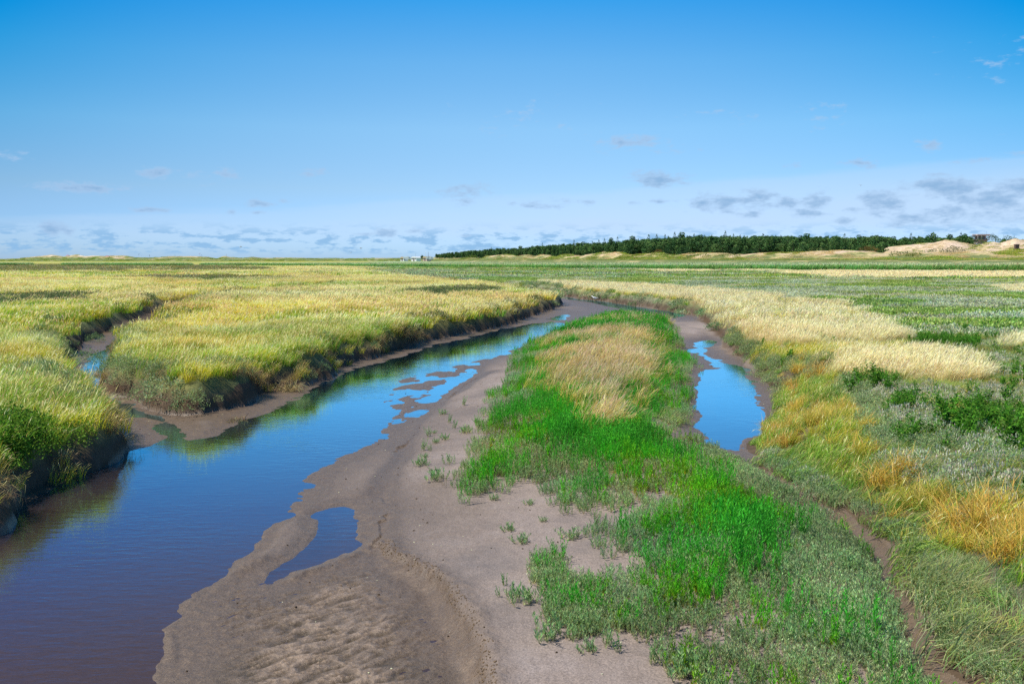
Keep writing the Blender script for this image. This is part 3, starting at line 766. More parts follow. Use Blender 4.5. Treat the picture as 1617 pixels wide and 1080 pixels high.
def vegetate(r0, r1, dens, lod):
    x, y = candidates(r0, r1, dens)
    z, wet, C, W, I = terrain(x, y, False)
    u, v = project(x, y, z)
    n = len(x); rnd = rng.uniform(0, 1, n); rnd2 = rng.uniform(0, 1, n)
    rz = rng.normal(0, .45, n); ra = rng.uniform(0, 6.28, n)
    n1 = fbm(x, y, 22, 3, 101); n2 = fbm(x, y, 6, 3, 102); n3 = fbm(x * .4, y, 30, 3, 103); n4 = fbm(x, y, 2.0, 3, 105); n5 = fbm(x, y, .9, 2, 106)
    wp = 40 * (n4 - .5) * np.clip((v - HZ) / 200, .05, 1)
    rs = right_side(u, v) > .5
    rs = np.where(np.abs(right_side(u, v) - .5) < .49, rnd2 < right_side(u, v), rs)
    dd = np.maximum(z, 0) > 0.03
    K = np.minimum(np.minimum(np.where(inlat(x, y), lat('K0', x, y), 9), np.where(inlat(x, y), lat('K1', x, y), 9)), 9)
    marsh = (K > 0.1) & np.where(x > -.5, (C > 0.02 + .25 * (rng.uniform(0, 1, n) - .3)) | ((y < 14) & (C > -.85) & (np.where(inlat(x, y), lat('D', x, y), 9) > .21 + .16 * n5) & (I > .10) & (x > 1.5)), (C > .12) & (z > .3))
    sfx = {1: '_near', 2: '_mid', 3: '_far'}[lod]
    # ---------- left marsh
    left = marsh & ~rs & (y > 3)
    dark = maxin(u, v, Z_DARK_L, 4, wp * .5)
    purs = maxin(u, v, Z_PURS_L, 10, wp) if lod == 1 else 0 * u
    shr = inpx(u, v, Z_SHRUB_LL, 14, wp) if lod == 1 else 0 * u
    edge = np.minimum(C, K)
    left &= (edge > .22 + .25 * n5)
    if lod == 1:
        bankp = (edge < 1.1) & (n5 + .35 * (n4 - .5) > .60) & (v < 640)
        isp = left & ((rnd < purs * .55) | (bankp & (rnd < .5)))
        k = isp
        B['purslane'].add(x[k], y[k], z[k], np.where(rnd2[k] < .7, np.where(rnd[k] < .3, 0, 1), 2), ra[k], rng.uniform(.7, 1.25, k.sum()), tint_of(x[k], y[k]))
        iss = left & ~isp & (rnd < shr * .8)
        k = iss
        B['purslane'].add(x[k], y[k], z[k], np.full(k.sum(), 3), ra[k], rng.uniform(.7, 1.2, k.sum()), tint_of(x[k], y[k]) * .85)
        low = left & ~isp & ~iss & (fbm(x * .6, y, 3.2, 3, 241) > .64) & (v < 620)
        k = low & (rnd < .55)
        B['lavender'].add(x[k], y[k], z[k], np.full(k.sum(), 2), ra[k], rng.uniform(.8, 1.3, k.sum()), tint_of(x[k], y[k]))
        left &= ~(low & (rnd < .75))
        left2 = left & ~isp & ~iss & ~((purs > .5) & (rnd < .75))
    else:
        isd = left & (dark > .5) & (rnd < .8)
        if lod == 2: isd |= left & (edge < 1.6) & (rnd < .30) & (n5 > .5)
        k = isd
        B['purslane_mid' if lod == 2 else 'lavender_far'].add(x[k], y[k], z[k], np.where(rnd2[k] < .5, 0, 1), ra[k], rng.uniform(.6, 1.1, k.sum()), tint_of(x[k], y[k]) * np.array([.85, .7, .65]))
        left2 = left & ~isd
    strawy = sstep(.49, .62, n3 * .40 + n2 * .25 + n4 * .30 + .06 * sstep(650, 560, v)); greeny = np.maximum(sstep(.47, .58, n1 * .45 + n2 * .35 + n4 * .2), sstep(580, 680, v) * .45)
    idx = np.where(rnd < strawy * .75, np.where(rnd2 < .5, 3, 4), np.where(rnd2 < greeny * .8, np.where(rnd < .5, 5, 6), np.minimum((rnd2 * 3).astype(int), 2)))
    k = left2
    s = rng.uniform(.6, 1.25, n) * (.62 + .45 * n2 + .35 * n4)
    sw = rz + 2.2 * (fbm(x, y, 5.0, 2, 240) - .5)
    B['tall' + sfx].add(x[k], y[k], z[k], idx[k], sw[k], s[k], 1.10 * tint_of(x[k], y[k], .42, 210, 1.8 if lod == 1 else 6))
    # ---------- right marsh
    right = marsh & rs & (y > 3)
    cream = maxin(u, v, Z_CREAM, np.clip((v - HZ) * .05, 2.0, 7), wp * .9); gin = maxin(u, v, Z_GREENIN, 8, wp)
    comb = inpx(u, v, Z_COMB, 12, wp); fine = inpx(u, v, Z_FINE, 25, wp); gold = maxin(u, v, Z_GOLD_R, 14, wp); leafy = maxin(u, v, Z_LEAFY, 6, wp * .6)
    isc = right & (rnd < cream * (1 - .6 * gin) * 1.1)
    k = isc
    B['pale' + sfx].add(x[k], y[k], z[k], (rnd2[k] * 3).astype(int), rz[k], rng.uniform(.75, 1.15, k.sum()), tint_of(x[k], y[k], .18))
    rest = right & ~isc
    if lod == 1:
        k = rest & (gin > .3)
        B['tall_near'].add(x[k], y[k], z[k], np.where(rnd2[k] < .35, 5, np.where(rnd2[k] < .7, 0, 2)), rz[k], rng.uniform(.5, .85, k.sum()), tint_of(x[k], y[k]))
        rest &= ~k
        k = rest & (rnd < comb * .95)
        B['fine'].add(x[k], y[k], z[k], np.where(n4[k] + .2 * rnd2[k] > .62, 2, np.where(rnd2[k] < .6, 1, 0)), rng.normal(-1.0, .45, k.sum()) + 2.5 * (n4[k] - .5), rng.uniform(.9, 1.6, k.sum()), tint_of(x[k], y[k], .25, 220, 1.0))
        rest &= ~k
        k = rest & (rnd < fine * .9)
        B['fine'].add(x[k], y[k], z[k], np.where(rnd2[k] < .45, 1, np.where(rnd2[k] < .85, 2, 0)), ra[k], rng.uniform(.6, 1.05, k.sum()) * .9, tint_of(x[k], y[k], .3, 221, 1.0))
        rest &= ~k
        k = rest & (rnd < gold * (.02 + .16 * sstep(.54, .64, n5)))
        B['golden'].add(x[k], y[k], z[k], np.where(n5[k] > .52, 0, np.where(rnd2[k] < .4, 1, 2)), rng.normal(0, .8, k.sum()), rng.uniform(.7, 1.1, k.sum()), tint_of(x[k], y[k], .25, 222, 1.0))
        rest &= ~k
        lush = inpx(u, v, Z_LUSH, 14, wp)
        gq = .5 + 1.25 * (fbm(x, y, .45, 2, 250) * .62 + fbm(x, y, 1.6, 2, 251) * .38 - .5)
        k = rest & (rnd < lush * np.clip(.10 + 2.6 * (gq - .50), .06, .75))
        B['golden'].add(x[k], y[k], z[k], np.where((gq[k] > .62) & (rnd2[k] < .7), 0, np.where(rnd2[k] < .5, 1, 2)), rng.normal(0, .8, k.sum()), rng.uniform(.6, 1.0, k.sum()), tint_of(x[k], y[k], .25, 222, 1.0))
        rest &= ~k
        k = rest & (rnd < lush)
        kk = k & (rnd2 < .35)
        B['tall_near'].add(x[kk], y[kk], z[kk], np.where(rnd[kk] < .5, 6, 5), rz[kk], rng.uniform(.5, .9, kk.sum()), tint_of(x[kk], y[kk]))
        kk = k & (rnd2 >= .35)
        B['fine'].add(x[kk], y[kk], z[kk], np.full(kk.sum(), 2), rz[kk], rng.uniform(.8, 1.3, kk.sum()), tint_of(x[kk], y[kk], .35, 252, 1.0) * np.array([.9, .95, .75]))
        rest &= ~k
        k = rest & (((leafy > .5) & (rnd < .25)) | ((n5 > .60) & (rnd < .10) & (v < 800)))
        B['weed'].add(x[k], y[k], z[k], (rnd2[k] * 3).astype(int), ra[k], rng.uniform(.6, .95, k.sum()), tint_of(x[k], y[k]))
        rest &= (~(leafy > .6) | (rnd > .6)) & ~k
        # purslane fringe on the channel bank
        fr = rest & (C < 2.2 + .8 * (n4 - .5)) & (v < 720) & (rnd < .38)
        k = fr
        B['purslane'].add(x[k], y[k], z[k], np.where(rnd2[k] < .5, 0, 1), ra[k], rng.uniform(.55, 1.0, k.sum()), tint_of(x[k], y[k], .2))
        rest &= ~fr & ~((C < 2.2) & (v < 720) & (rnd < .7))
        # field: mats of grey-mauve, green fine grass and rusty patches
        mat_ = sstep(.46, .56, fbm(x, y, 1.5, 3, 107) * .6 + n2 * .4)
        k = rest & (rnd2 < (.12 + .55 * mat_) * (.55 + .9 * n5)) & (rnd < .75)
        B['lavender'].add(x[k], y[k], z[k], np.where(rnd[k] < .30, 0, np.where(rnd[k] < .55, 1, 2)), ra[k], rng.uniform(.7, 1.15, k.sum()), tint_of(x[k], y[k], .22, 223, 1.5))
        rest &= ~k
        rust = (n5 > .56) & (rnd2 < .6)
        k = rest & rust & (rnd < .6)
        B['lavender'].add(x[k], y[k], z[k], np.full(k.sum(), 3), ra[k], rng.uniform(.6, 1.0, k.sum()), tint_of(x[k], y[k]))
        rest &= ~k
        k = rest
        B['fine'].add(x[k], y[k], z[k], np.where(rnd2[k] < .16, 3, np.where(rnd2[k] < .8, 2, 0)), rz[k], rng.uniform(.6, 1.15, k.sum()), tint_of(x[k], y[k], .4, 224, 1.5) * np.where((n5[k] > .5)[:, None], [.70, .85, .6], [1.0, .95, .8]))
    else:
        nm = 'lavender' + sfx
        k = rest & (cream > .2)
        B['tall' + sfx].add(x[k], y[k], z[k], np.where(rnd2[k] < .3, 5, np.where(rnd2[k] < .6, 0, 3)), rz[k], rng.uniform(.5, .8, k.sum()), tint_of(x[k], y[k]))
        rest &= ~k
        mat_ = fbm(x * .5, y, 3.5 if lod == 2 else 9, 3, 108)
        if lod == 2:
            k = rest & (C < 1.8) & (rnd < .8)
            B['purslane_mid'].add(x[k], y[k], z[k], np.where(rnd2[k] < .6, 0, 1), ra[k], rng.uniform(.55, .95, k.sum()), tint_of(x[k], y[k]))
            rest &= ~k
        far_s = (lod == 3) & (n3 > .55)
        k = rest & far_s & (rnd < .7)
        B['tall' + sfx].add(x[k], y[k], z[k], np.where(rnd2[k] < .5, 4, 3), rz[k], rng.uniform(.5, .8, k.sum()), tint_of(x[k], y[k]))
        rest &= ~k
        k = rest
        B[nm].add(x[k], y[k], z[k], np.where(mat_[k] + .12 * (rnd[k] - .5) > .53, 0, np.where(rnd2[k] < .62, 1, 2)), ra[k], rng.uniform(.7, 1.1, k.sum()), tint_of(x[k], y[k], .35, 225, 3))
    # ---------- dead strands and grass hanging down the bank faces
    if lod == 1:
        k = (C > -.08) & (C < .42) & ~rs & (rnd < .45) & (z > .16) & (n4 > .42) & ~((purs > .4))
        gx = (lat('C', x[k] + .2, y[k]) - lat('C', x[k] - .2, y[k])); gy = (lat('C', x[k], y[k] + .2) - lat('C', x[k], y[k] - .2))
        B['strand'].add(x[k], y[k], z[k] + .05, (rnd2[k] * 2).astype(int), np.arctan2(-gy, -gx) + rng.normal(0, .3, k.sum()), rng.uniform(.6, 1.1, k.sum()), tint_of(x[k], y[k], .3))
        k = (C > .02) & (C < .35) & ~rs & (rnd2 < .30) & (n5 > .42) & (purs < .4)
        gx = (lat('C', x[k] + .2, y[k]) - lat('C', x[k] - .2, y[k])); gy = (lat('C', x[k], y[k] + .2) - lat('C', x[k], y[k] - .2))
        B['tall_near'].add(x[k], y[k], z[k], np.where(rnd[k] < .5, 3, 0), np.arctan2(-gy, -gx) + rng.normal(0, .3, k.sum()), rng.uniform(.5, .9, k.sum()), tint_of(x[k], y[k], .3) * .9)
        # small purslane pads low on the bank
        k = (C > -.10) & (C < .50) & (n5 > .48) & (rnd < .36) & (v < 660) & (z > .1)
        B['purslane'].add(x[k], y[k], z[k], np.where(rnd2[k] < .5, 0, 2), ra[k], rng.uniform(.5, .95, k.sum()), tint_of(x[k], y[k]))

def vegetate_island(r0, r1, dens):
    x, y = candidates(r0, r1, dens, 38)
    z, wet, C, W, I = terrain(x, y, False)
    u, v = project(x, y, z); n = len(x); rnd = rng.uniform(0, 1, n); rnd2 = rng.uniform(0, 1, n)
    rz = rng.normal(0, .45, n); ra = rng.uniform(0, 6.28, n)
    n4 = fbm(x, y, 2.0, 3, 105); n5 = fbm(x, y, .9, 2, 106); wp = 60 * (n4 - .5) + 40 * (n5 - .5)
    lod = 1
    # ---------- the island
    if lod <= 2:
        isl = (I < .15) & ((C < 0.05) | (x < 4.5) & (y < 20) & (x > 1)) & (W > .12)
        gi_ = inpx(u, v, Z_GOLD_I, 44, wp * 1.3)
        k = isl & (rnd < gi_ * .42)
        B['island_gold'].add(x[k], y[k], z[k], np.where(n5[k] > .55, 2, np.where(rnd2[k] < .5, 0, 1)), rng.normal(.45, .3, k.sum()), rng.uniform(.8, 1.2, k.sum()), tint_of(x[k], y[k], .25, 230, 1.2))
        rest = isl & ~k & ~((gi_ > .7) & (rnd2 > .30))
        # density: bare gaps near the rim, closed cover inside
        pop = sstep(.15, -.7, I + 1.1 * (n5 - .5) + .6 * (n4 - .5)) * (.78 + .20 * sstep(.32, .5, n5)) + .02
        nd = sstep(2.2, .8, np.where(inlat(x, y), lat('D', x, y), 9)) * (y < 20) * (I < .1)
        rest &= rnd < np.maximum(pop, nd * .9)
        ggz = sstep(-2.0, -.2, I + 2.0 * (n4 - .5) + 1.2 * (n5 - .5)) * .85 + sstep(1.3, 0, np.where(inlat(x, y), lat('D', x, y), 9) + 1.6 * (n4 - .5)) * .75 + sstep(900, 1040, v) * .45 * (u > 1000)
        grey = rnd2 < np.clip(ggz, 0, .95)
        dd_ = fbm(x, y, 1.1, 3, 231)
        idx = np.where(grey, np.where(rnd < .45, 3, 4), np.where(dd_ > .56, 2, np.where(dd_ < .42, np.where(rnd < .5, 5, 1), np.where(rnd2 < .75, 0, 1))))
        idx = np.where((rnd2 > .90) & (n5 > .42), 6, np.where((rnd > .86) & ~grey, 5, idx))
        hgt = .8 + .5 * fbm(x, y, .7, 2, 233)
        k = rest
        far_s = np.where(y[k] > 34, 1.5, 1.0)
        B['seablite'].add(x[k], y[k], z[k], idx[k], ra[k], rng.uniform(.65, 1.2, k.sum()) * far_s * hgt[k] * np.where(grey[k], .85, 1), tint_of(x[k], y[k], .42, 232, .8))
        # tall grasses mixed in along the golden patch and the right rim
        k = isl & (rnd > .90) & (y > 18) & (I < -.4)
        B['fine'].add(x[k], y[k], z[k], np.where(rnd2[k] < .5, 2, 0), rz[k], rng.uniform(.8, 1.2, k.sum()), tint_of(x[k], y[k]))
        # sprigs in the ditch mouth and sparse seedlings at the rim
        D = np.where(inlat(x, y), lat('D', x, y), 9)
        k = (C < .3) & (I > .0) & (D < 1.0) & (D > .24) & (y < 15) & (n5 + .25 * rnd > .40) & (rnd2 < .75)
        B['seablite'].add(x[k], y[k], z[k], np.where(rnd[k] < .5, 3, 4), ra[k], rng.uniform(.5, .9, k.sum()), tint_of(x[k], y[k]))

vegetate_island(4.5, 16, 120)
vegetate_island(16, 60, 60)
vegetate(4.0, 37, 36, 1)
vegetate(35, 125, 3.6, 2)
vegetate(120, 430, .22, 3)
# satellite clump on the mud left of the island
cx, cy = ground(880, 920, .3); n = 150
a = rng.uniform(0, 6.28, n); q = np.sqrt(rng.uniform(0, 1, n))
px = 835 + 0; pts = []
for (uu, vv, ru, rv, m) in ((868, 895, 26, 26, 60), (885, 935, 22, 30, 55), (905, 965, 40, 26, 70), (925, 985, 20, 12, 25), (985, 985, 30, 12, 30), (930, 930, 20, 20, 20)):
    for _ in range(m):
        t = random.uniform(0, 6.28); s = math.sqrt(random.random())
        pts.append(ground(uu + ru * s * math.cos(t), vv + rv * s * math.sin(t), .28))
pts = np.array(pts); z = terrain(pts[:, 0], pts[:, 1], False)[0]; m = len(pts); rr_ = rng.uniform(0, 1, m)
B['seablite'].add(pts[:, 0], pts[:, 1], z, np.where(rr_ < .5, 3, np.where(rr_ < .93, 4, 0)), rng.uniform(0, 6.28, m), rng.uniform(.5, .95, m), tint_of(pts[:, 0], pts[:, 1]))

B['tall_near'].build('marsh_grass', 'tall yellow-green marsh grass leaning right beside the left creek', 'grass', 'tall_near')
B['tall_mid'].build('meadow_grass', 'yellow-green marsh grass spreading over the middle distance', 'grass', 'tall_mid')
B['tall_far'].build('distant_grass', 'thin bands of yellow-green grass out on the far marsh', 'grass', 'tall_far')
B['pale_near'].build('dry_grass', 'cream dry grass in soft tufts on the right marsh', 'grass', 'pale_near')
B['pale_mid'].build('dry_meadow_grass', 'cream dry grass along the far bend of the right channel bank', 'grass', 'pale_mid')
B['pale_far'].build('distant_dry_grass', 'pale straw bands of dry grass on the far right marsh', 'grass', 'pale_far')
B['seablite'].build('seablite', 'bright green upright salt plants covering the central mud island', 'ground cover', 'seablite')
B['purslane'].build('purslane', 'grey-green small-leaved cover along the creek banks', 'ground cover', 'purslane')
B['purslane_mid'].build('distant_purslane', 'dark grey-green cover along the far creek banks', 'ground cover', 'purslane_mid')
B['lavender'].build('sea_lavender', 'low grey-mauve flowering mats on the near right marsh', 'ground cover', 'lavender')
B['lavender_mid'].build('lavender_meadow', 'grey and green mottled low cover over the right marsh field', 'ground cover', 'lavender_mid')
B['lavender_far'].build('distant_lavender', 'dull green low cover in bands on the far marsh', 'ground cover', 'lavender_far')
B['fine'].build('fine_grass', 'fine combed grey-green grass beside the muddy ditch at lower right', 'grass', 'fine')
B['golden'].build('golden_grass', 'orange-gold grass mixed into the right bank', 'grass', 'golden')
B['island_gold'].build('island_grass', 'golden seeded grass on the crown of the mud island', 'grass', 'island_gold')
B['weed'].build('leafy_weeds', 'dark green leafy weeds scattered through the right marsh', 'ground cover', 'weed')
B['strand'].build('dead_strands', 'brown dead strands hanging over the left creek bank', 'dead grass', 'strand')

# ------------------------------------------------------------------ reed belt
def reeds():
    b = Bin()
    n = 26000
    u = rng.uniform(-250, 1950, n)
    d0 = np.interp(u, [-300, 0, 300, 450, 650, 900, 1200, 1617, 2000], [330, 325, 320, 310, 270, 235, 205, 178, 165])
    dep = np.interp(u, [-300, 250, 450, 650, 900, 1617, 2000], [10, 14, 25, 120, 110, 70, 60])
    q = rng.uniform(0, 1, n) ** 1.7
    d = d0 + dep * q + (fbm(u, 0 * u, 60, 3, 300) - .5) * d0 * .10
    keep = np.where(u < 430, fbm(u, 0 * u, 45, 2, 301) > .38, True)
    u, d = u[keep], d[keep]
    x = (u - 808.5) / F0 * d; y = d
    z = marsh_height(x, y) - .05
    hs = np.interp(u, [0, 450, 900, 1617], [.8, .75, .85, 1.0]) * rng.uniform(.85, 1.1, len(u))
    m = len(u)
    b.add(x, y, z, rng.integers(0, 3, m), rng.normal(0, .5, m), np.stack([np.full(m, 1.), np.full(m, 1.), hs], 1), tint_of(x, y, .2, 302, 12))
    b.build('reed_bed', 'green reed belt with pale plumes across the far marsh', 'reeds', 'reed')
reeds()

# ------------------------------------------------------------------ dunes
PROF_L = [(-400, 405), (-200, 407), (-100, 409), (0, 409.5), (30, 408.5), (60, 405.5), (85, 402.5), (92, 403.5), (104, 405), (124, 402), (138, 405), (150, 404), (172, 404.5), (190, 404), (204, 404.5), (215, 406.5), (240, 407.3), (260, 406), (275, 405),
          (290, 405.3), (310, 405), (330, 406), (345, 408), (352, 405.5), (357, 404.5), (365, 406), (385, 408), (396, 406.5), (405, 406), (412, 407.5), (450, 407.3), (500, 408), (560, 408), (600, 407.6), (640, 408.2), (700, 408), (800, 410)]
def fbm1(u, s, seed): return fbm(u, 0 * u + 3.3, s, 4, seed)

def sand_mat(name, side):
    m, nt, out = new_mat(name)
    geo = N(nt, 'ShaderNodeNewGeometry'); P = geo.outputs['Position']
    n1 = N(nt, 'ShaderNodeTexNoise', i_Scale=.07 if side == 'r' else .045, i_Detail=8.0, i_Roughness=.68); L(nt, P, n1.inputs['Vector'])
    n2 = N(nt, 'ShaderNodeTexNoise', i_Scale=.6, i_Detail=6.0, i_Roughness=.7); L(nt, P, n2.inputs['Vector'])
    sz = N(nt, 'ShaderNodeSeparateXYZ'); L(nt, P, sz.inputs[0])
    hz = N(nt, 'ShaderNodeMapRange', i_3=-.13, i_4=.10); hz.inputs[1].default_value = 3.4; hz.inputs[2].default_value = 7.5; L(nt, sz.outputs[2], hz.inputs[0])
    sm = N(nt, 'ShaderNodeMath', operation='ADD'); L(nt, n1.outputs[0], sm.inputs[0]); L(nt, hz.outputs[0], sm.inputs[1])
    r1 = N(nt, 'ShaderNodeValToRGB'); L(nt, sm.outputs[0], r1.inputs[0]); e = r1.color_ramp.elements
    if side == 'r':
        e[0].position = .40; e[0].color = (.14, .17, .055, 1); e[1].position = .70; e[1].color = (.56, .43, .32, 1)
        x = e.new(.47); x.color = (.36, .31, .13, 1); x = e.new(.55); x.color = (.46, .35, .21, 1)
    else:
        e[0].position = .38; e[0].color = (.15, .19, .065, 1); e[1].position = .66; e[1].color = (.68, .60, .50, 1)
        x = e.new(.47); x.color = (.30, .27, .12, 1); x = e.new(.56); x.color = (.46, .34, .20, 1)
    vm = N(nt, 'ShaderNodeVectorMath', operation='SCALE'); L(nt, r1.outputs[0], vm.inputs[0])
    sp = N(nt, 'ShaderNodeMapRange', i_3=.6, i_4=1.35); sp.inputs[1].default_value = .3; sp.inputs[2].default_value = .7; L(nt, n2.outputs[0], sp.inputs[0]); L(nt, sp.outputs[0], vm.inputs['Scale'])
    p = N(nt, 'ShaderNodeBsdfPrincipled'); p.inputs['Roughness'].default_value = .9; p.inputs['Specular IOR Level'].default_value = .15
    L(nt, vm.outputs[0], p.inputs['Base Color'])
    b1 = N(nt, 'ShaderNodeBump', i_Strength=1., i_Distance=.6); L(nt, n2.outputs[0], b1.inputs['Height']); L(nt, b1.outputs[0], p.inputs['Normal'])
    L(nt, p.outputs[0], out.inputs[0]); return m

def ridge(name, prof, D_of, u0, u1, nu, depths, shape, mat, rough=.5):
    us = np.linspace(u0, u1, nu); ts = np.array(depths)
    UU, TT = np.meshgrid(us, ts, indexing='ij')
    D0 = D_of(UU); Dd = D0 + TT
    v = np.interp(UU, [p[0] for p in prof], [p[1] for p in prof])
    zc = CAMH + (HZ - v) / F0 * D0
    X = (UU - 808.5) / F0 * Dd; Y = Dd
    Z = shape(zc, TT, X, Y) + rough * (fbm(X, Y, 9, 4, 400) - .5) * sstep(-40, -5, TT)
    V = np.stack([X, Y, Z], -1).reshape(-1, 3); nt_ = len(ts)
    i = np.arange(nu - 1)[:, None] * nt_; j = np.arange(nt_ - 1)[None]
    q = np.stack([i + j, i + nt_ + j, i + nt_ + j + 1, i + j + 1], -1).reshape(-1, 4)
    o = link_mesh(name, V, q, mat, smooth=True); o['kind'] = 'structure'
    return o
DL = lambda u: 1000 + 0 * u
def shape_l(zc, t, x, y):
    f = np.where(t < 0, sstep(-74, 0, t + 34 * (fbm(x, y, 34, 3, 401) - .5) * (t < -3)), 1 - .8 * sstep(0, 80, t))
    return .6 + (zc - .6) * f
ridge('sand_dunes', PROF_L, DL, -500, 760, 640, np.concatenate([np.linspace(-75, 0, 26), np.linspace(6, 90, 8)]), shape_l, sand_mat('left_dune_sand', 'l'), .7)

PROF_R = [(640, 411), (690, 408), (720, 408), (740, 407), (760, 408.5), (770, 404.5), (785, 403.5), (800, 402), (812, 404), (818, 405), (828, 403), (836, 403), (842, 406), (850, 403.5), (856, 402.5), (866, 403.5), (880, 407), (888, 403), (900, 402), (906, 403.5), (915, 404.5), (925, 402.5),
          (940, 401), (953, 398), (966, 399.5), (976, 398), (990, 402), (1000, 403), (1010, 402), (1040, 399.5), (1052, 401), (1062, 404), (1085, 400.8), (1110, 399.8), (1140, 400.5), (1170, 402.5), (1185, 400.5), (1215, 400), (1240, 399.5), (1270, 399), (1292, 397), (1330, 396), (1370, 397.5), (1395, 400),
          (1420, 401), (1460, 399), (1500, 400), (1540, 397), (1560, 394), (1600, 396), (1640, 392), (1700, 395), (1800, 392), (2000, 394)]
DR = lambda u: np.interp(u, [640, 690, 800, 1000, 1200, 1400, 1617, 2000], [1000, 920, 745, 590, 510, 462, 426, 396])
PLAT = 3.2
def shape_r(zc, t, x, y):
    f = sstep(-34, 0, t + 14 * (fbm(x, y, 26, 2, 403) - .5) * (t < -2))
    zb = np.minimum(CAMH - 2.0 * y / F0, zc - .2); zb = .5 + (zb - .5) * sstep(-110, -60, t)
    front = zb + (zc - zb) * f
    back = zc + (np.minimum(PLAT, zc) - zc) * sstep(0, 16, t)
    back = back + 2.0 * sstep(20, 140, t)
    return np.where(t < 0, front, back)
TD = np.concatenate([np.linspace(-115, -42, 12), np.linspace(-40, 0, 24), np.linspace(2, 30, 10), np.linspace(40, 170, 8)])
M_SR = sand_mat('right_dune_sand', 'r')
ridge('dune_ridge', PROF_R, DR, 640, 2000, 900, TD, shape_r, M_SR, .9)
# the high pale dune at right and the mounds behind the house
PROF_B = [(1360, 402), (1385, 396), (1400, 391), (1420, 388.5), (1445, 385.5), (1470, 384), (1478, 382), (1488, 379.5), (1500, 380.5), (1512, 383.5), (1525, 386), (1540, 388), (1552, 384), (1565, 382), (1575, 383.5), (1590, 380), (1600, 377.5), (1612, 380), (1640, 379), (1700, 383), (1800, 380), (1900, 384)]
DB = lambda u: DR(u) + 26
def shape_b(zc, t, x, y):
    f = np.where(t < 0, sstep(-30, 0, t + 8 * (fbm(x, y, 14, 2, 404) - .5) * (t < -2)), 1 - .75 * sstep(0, 60, t))
    return 1.5 + (zc - 1.5) * f
ridge('high_dune', PROF_B, DB, 1360, 1900, 420, np.concatenate([np.linspace(-30, 0, 22), np.linspace(4, 70, 9)]), shape_b, M_SR, 1.0)

def dune_grass():
    b, g = Bin(), Bin()
    def put(prof, Df, u0, u1, n, shape, t0, t1, sl, pale):
        u = rng.uniform(u0, u1, n); t = rng.uniform(t0, t1, n); D = Df(u); d = D + t
        v = np.interp(u, [p[0] for p in prof], [p[1] for p in prof]); zc = CAMH + (HZ - v) / F0 * D
        x = (u - 808.5) / F0 * d; y = d; z = shape(zc, t, x, y)
        g1 = fbm(x, y, 20, 3, 410) + .24 * sstep(t0 * .25, t0 * .6, t); n9 = fbm(x, y, 9, 3, 411)
        m = (n9 > .54) & (g1 < .60)
        b.add(x[m], y[m], z[m], rng.integers(0, 3, m.sum()), rng.normal(0, .5, m.sum()), sl * rng.uniform(.6, 1.2, m.sum()), tint_of(x[m], y[m], .25, 412, 10) * pale)
        m = (g1 >= .56) & (n9 > .34)
        g.add(x[m], y[m], z[m], rng.integers(5, 7, m.sum()), rng.normal(0, .5, m.sum()), sl * rng.uniform(.8, 1.6, m.sum()), tint_of(x[m], y[m], .35, 413, 10) * np.array([.95, .9, .8]))
    put(PROF_R, DR, 680, 1760, 8000, shape_r, -60, 6, 1.0, np.array([.82, .76, .72]))
    put(PROF_B, DB, 1370, 1760, 1000, shape_b, -28, 8, .7, np.array([.85, .75, .72]))
    put(PROF_L, DL, -60, 760, 2600, shape_l, -70, 4, 1.0, np.array([.72, .70, .66]))
    b.build('dune_grass', 'pale straw grass clothing the dunes', 'grass', 'pale_far')
    g.build('dune_turf', 'olive green low growth on the lower dune faces', 'grass', 'tall_far')
dune_grass()

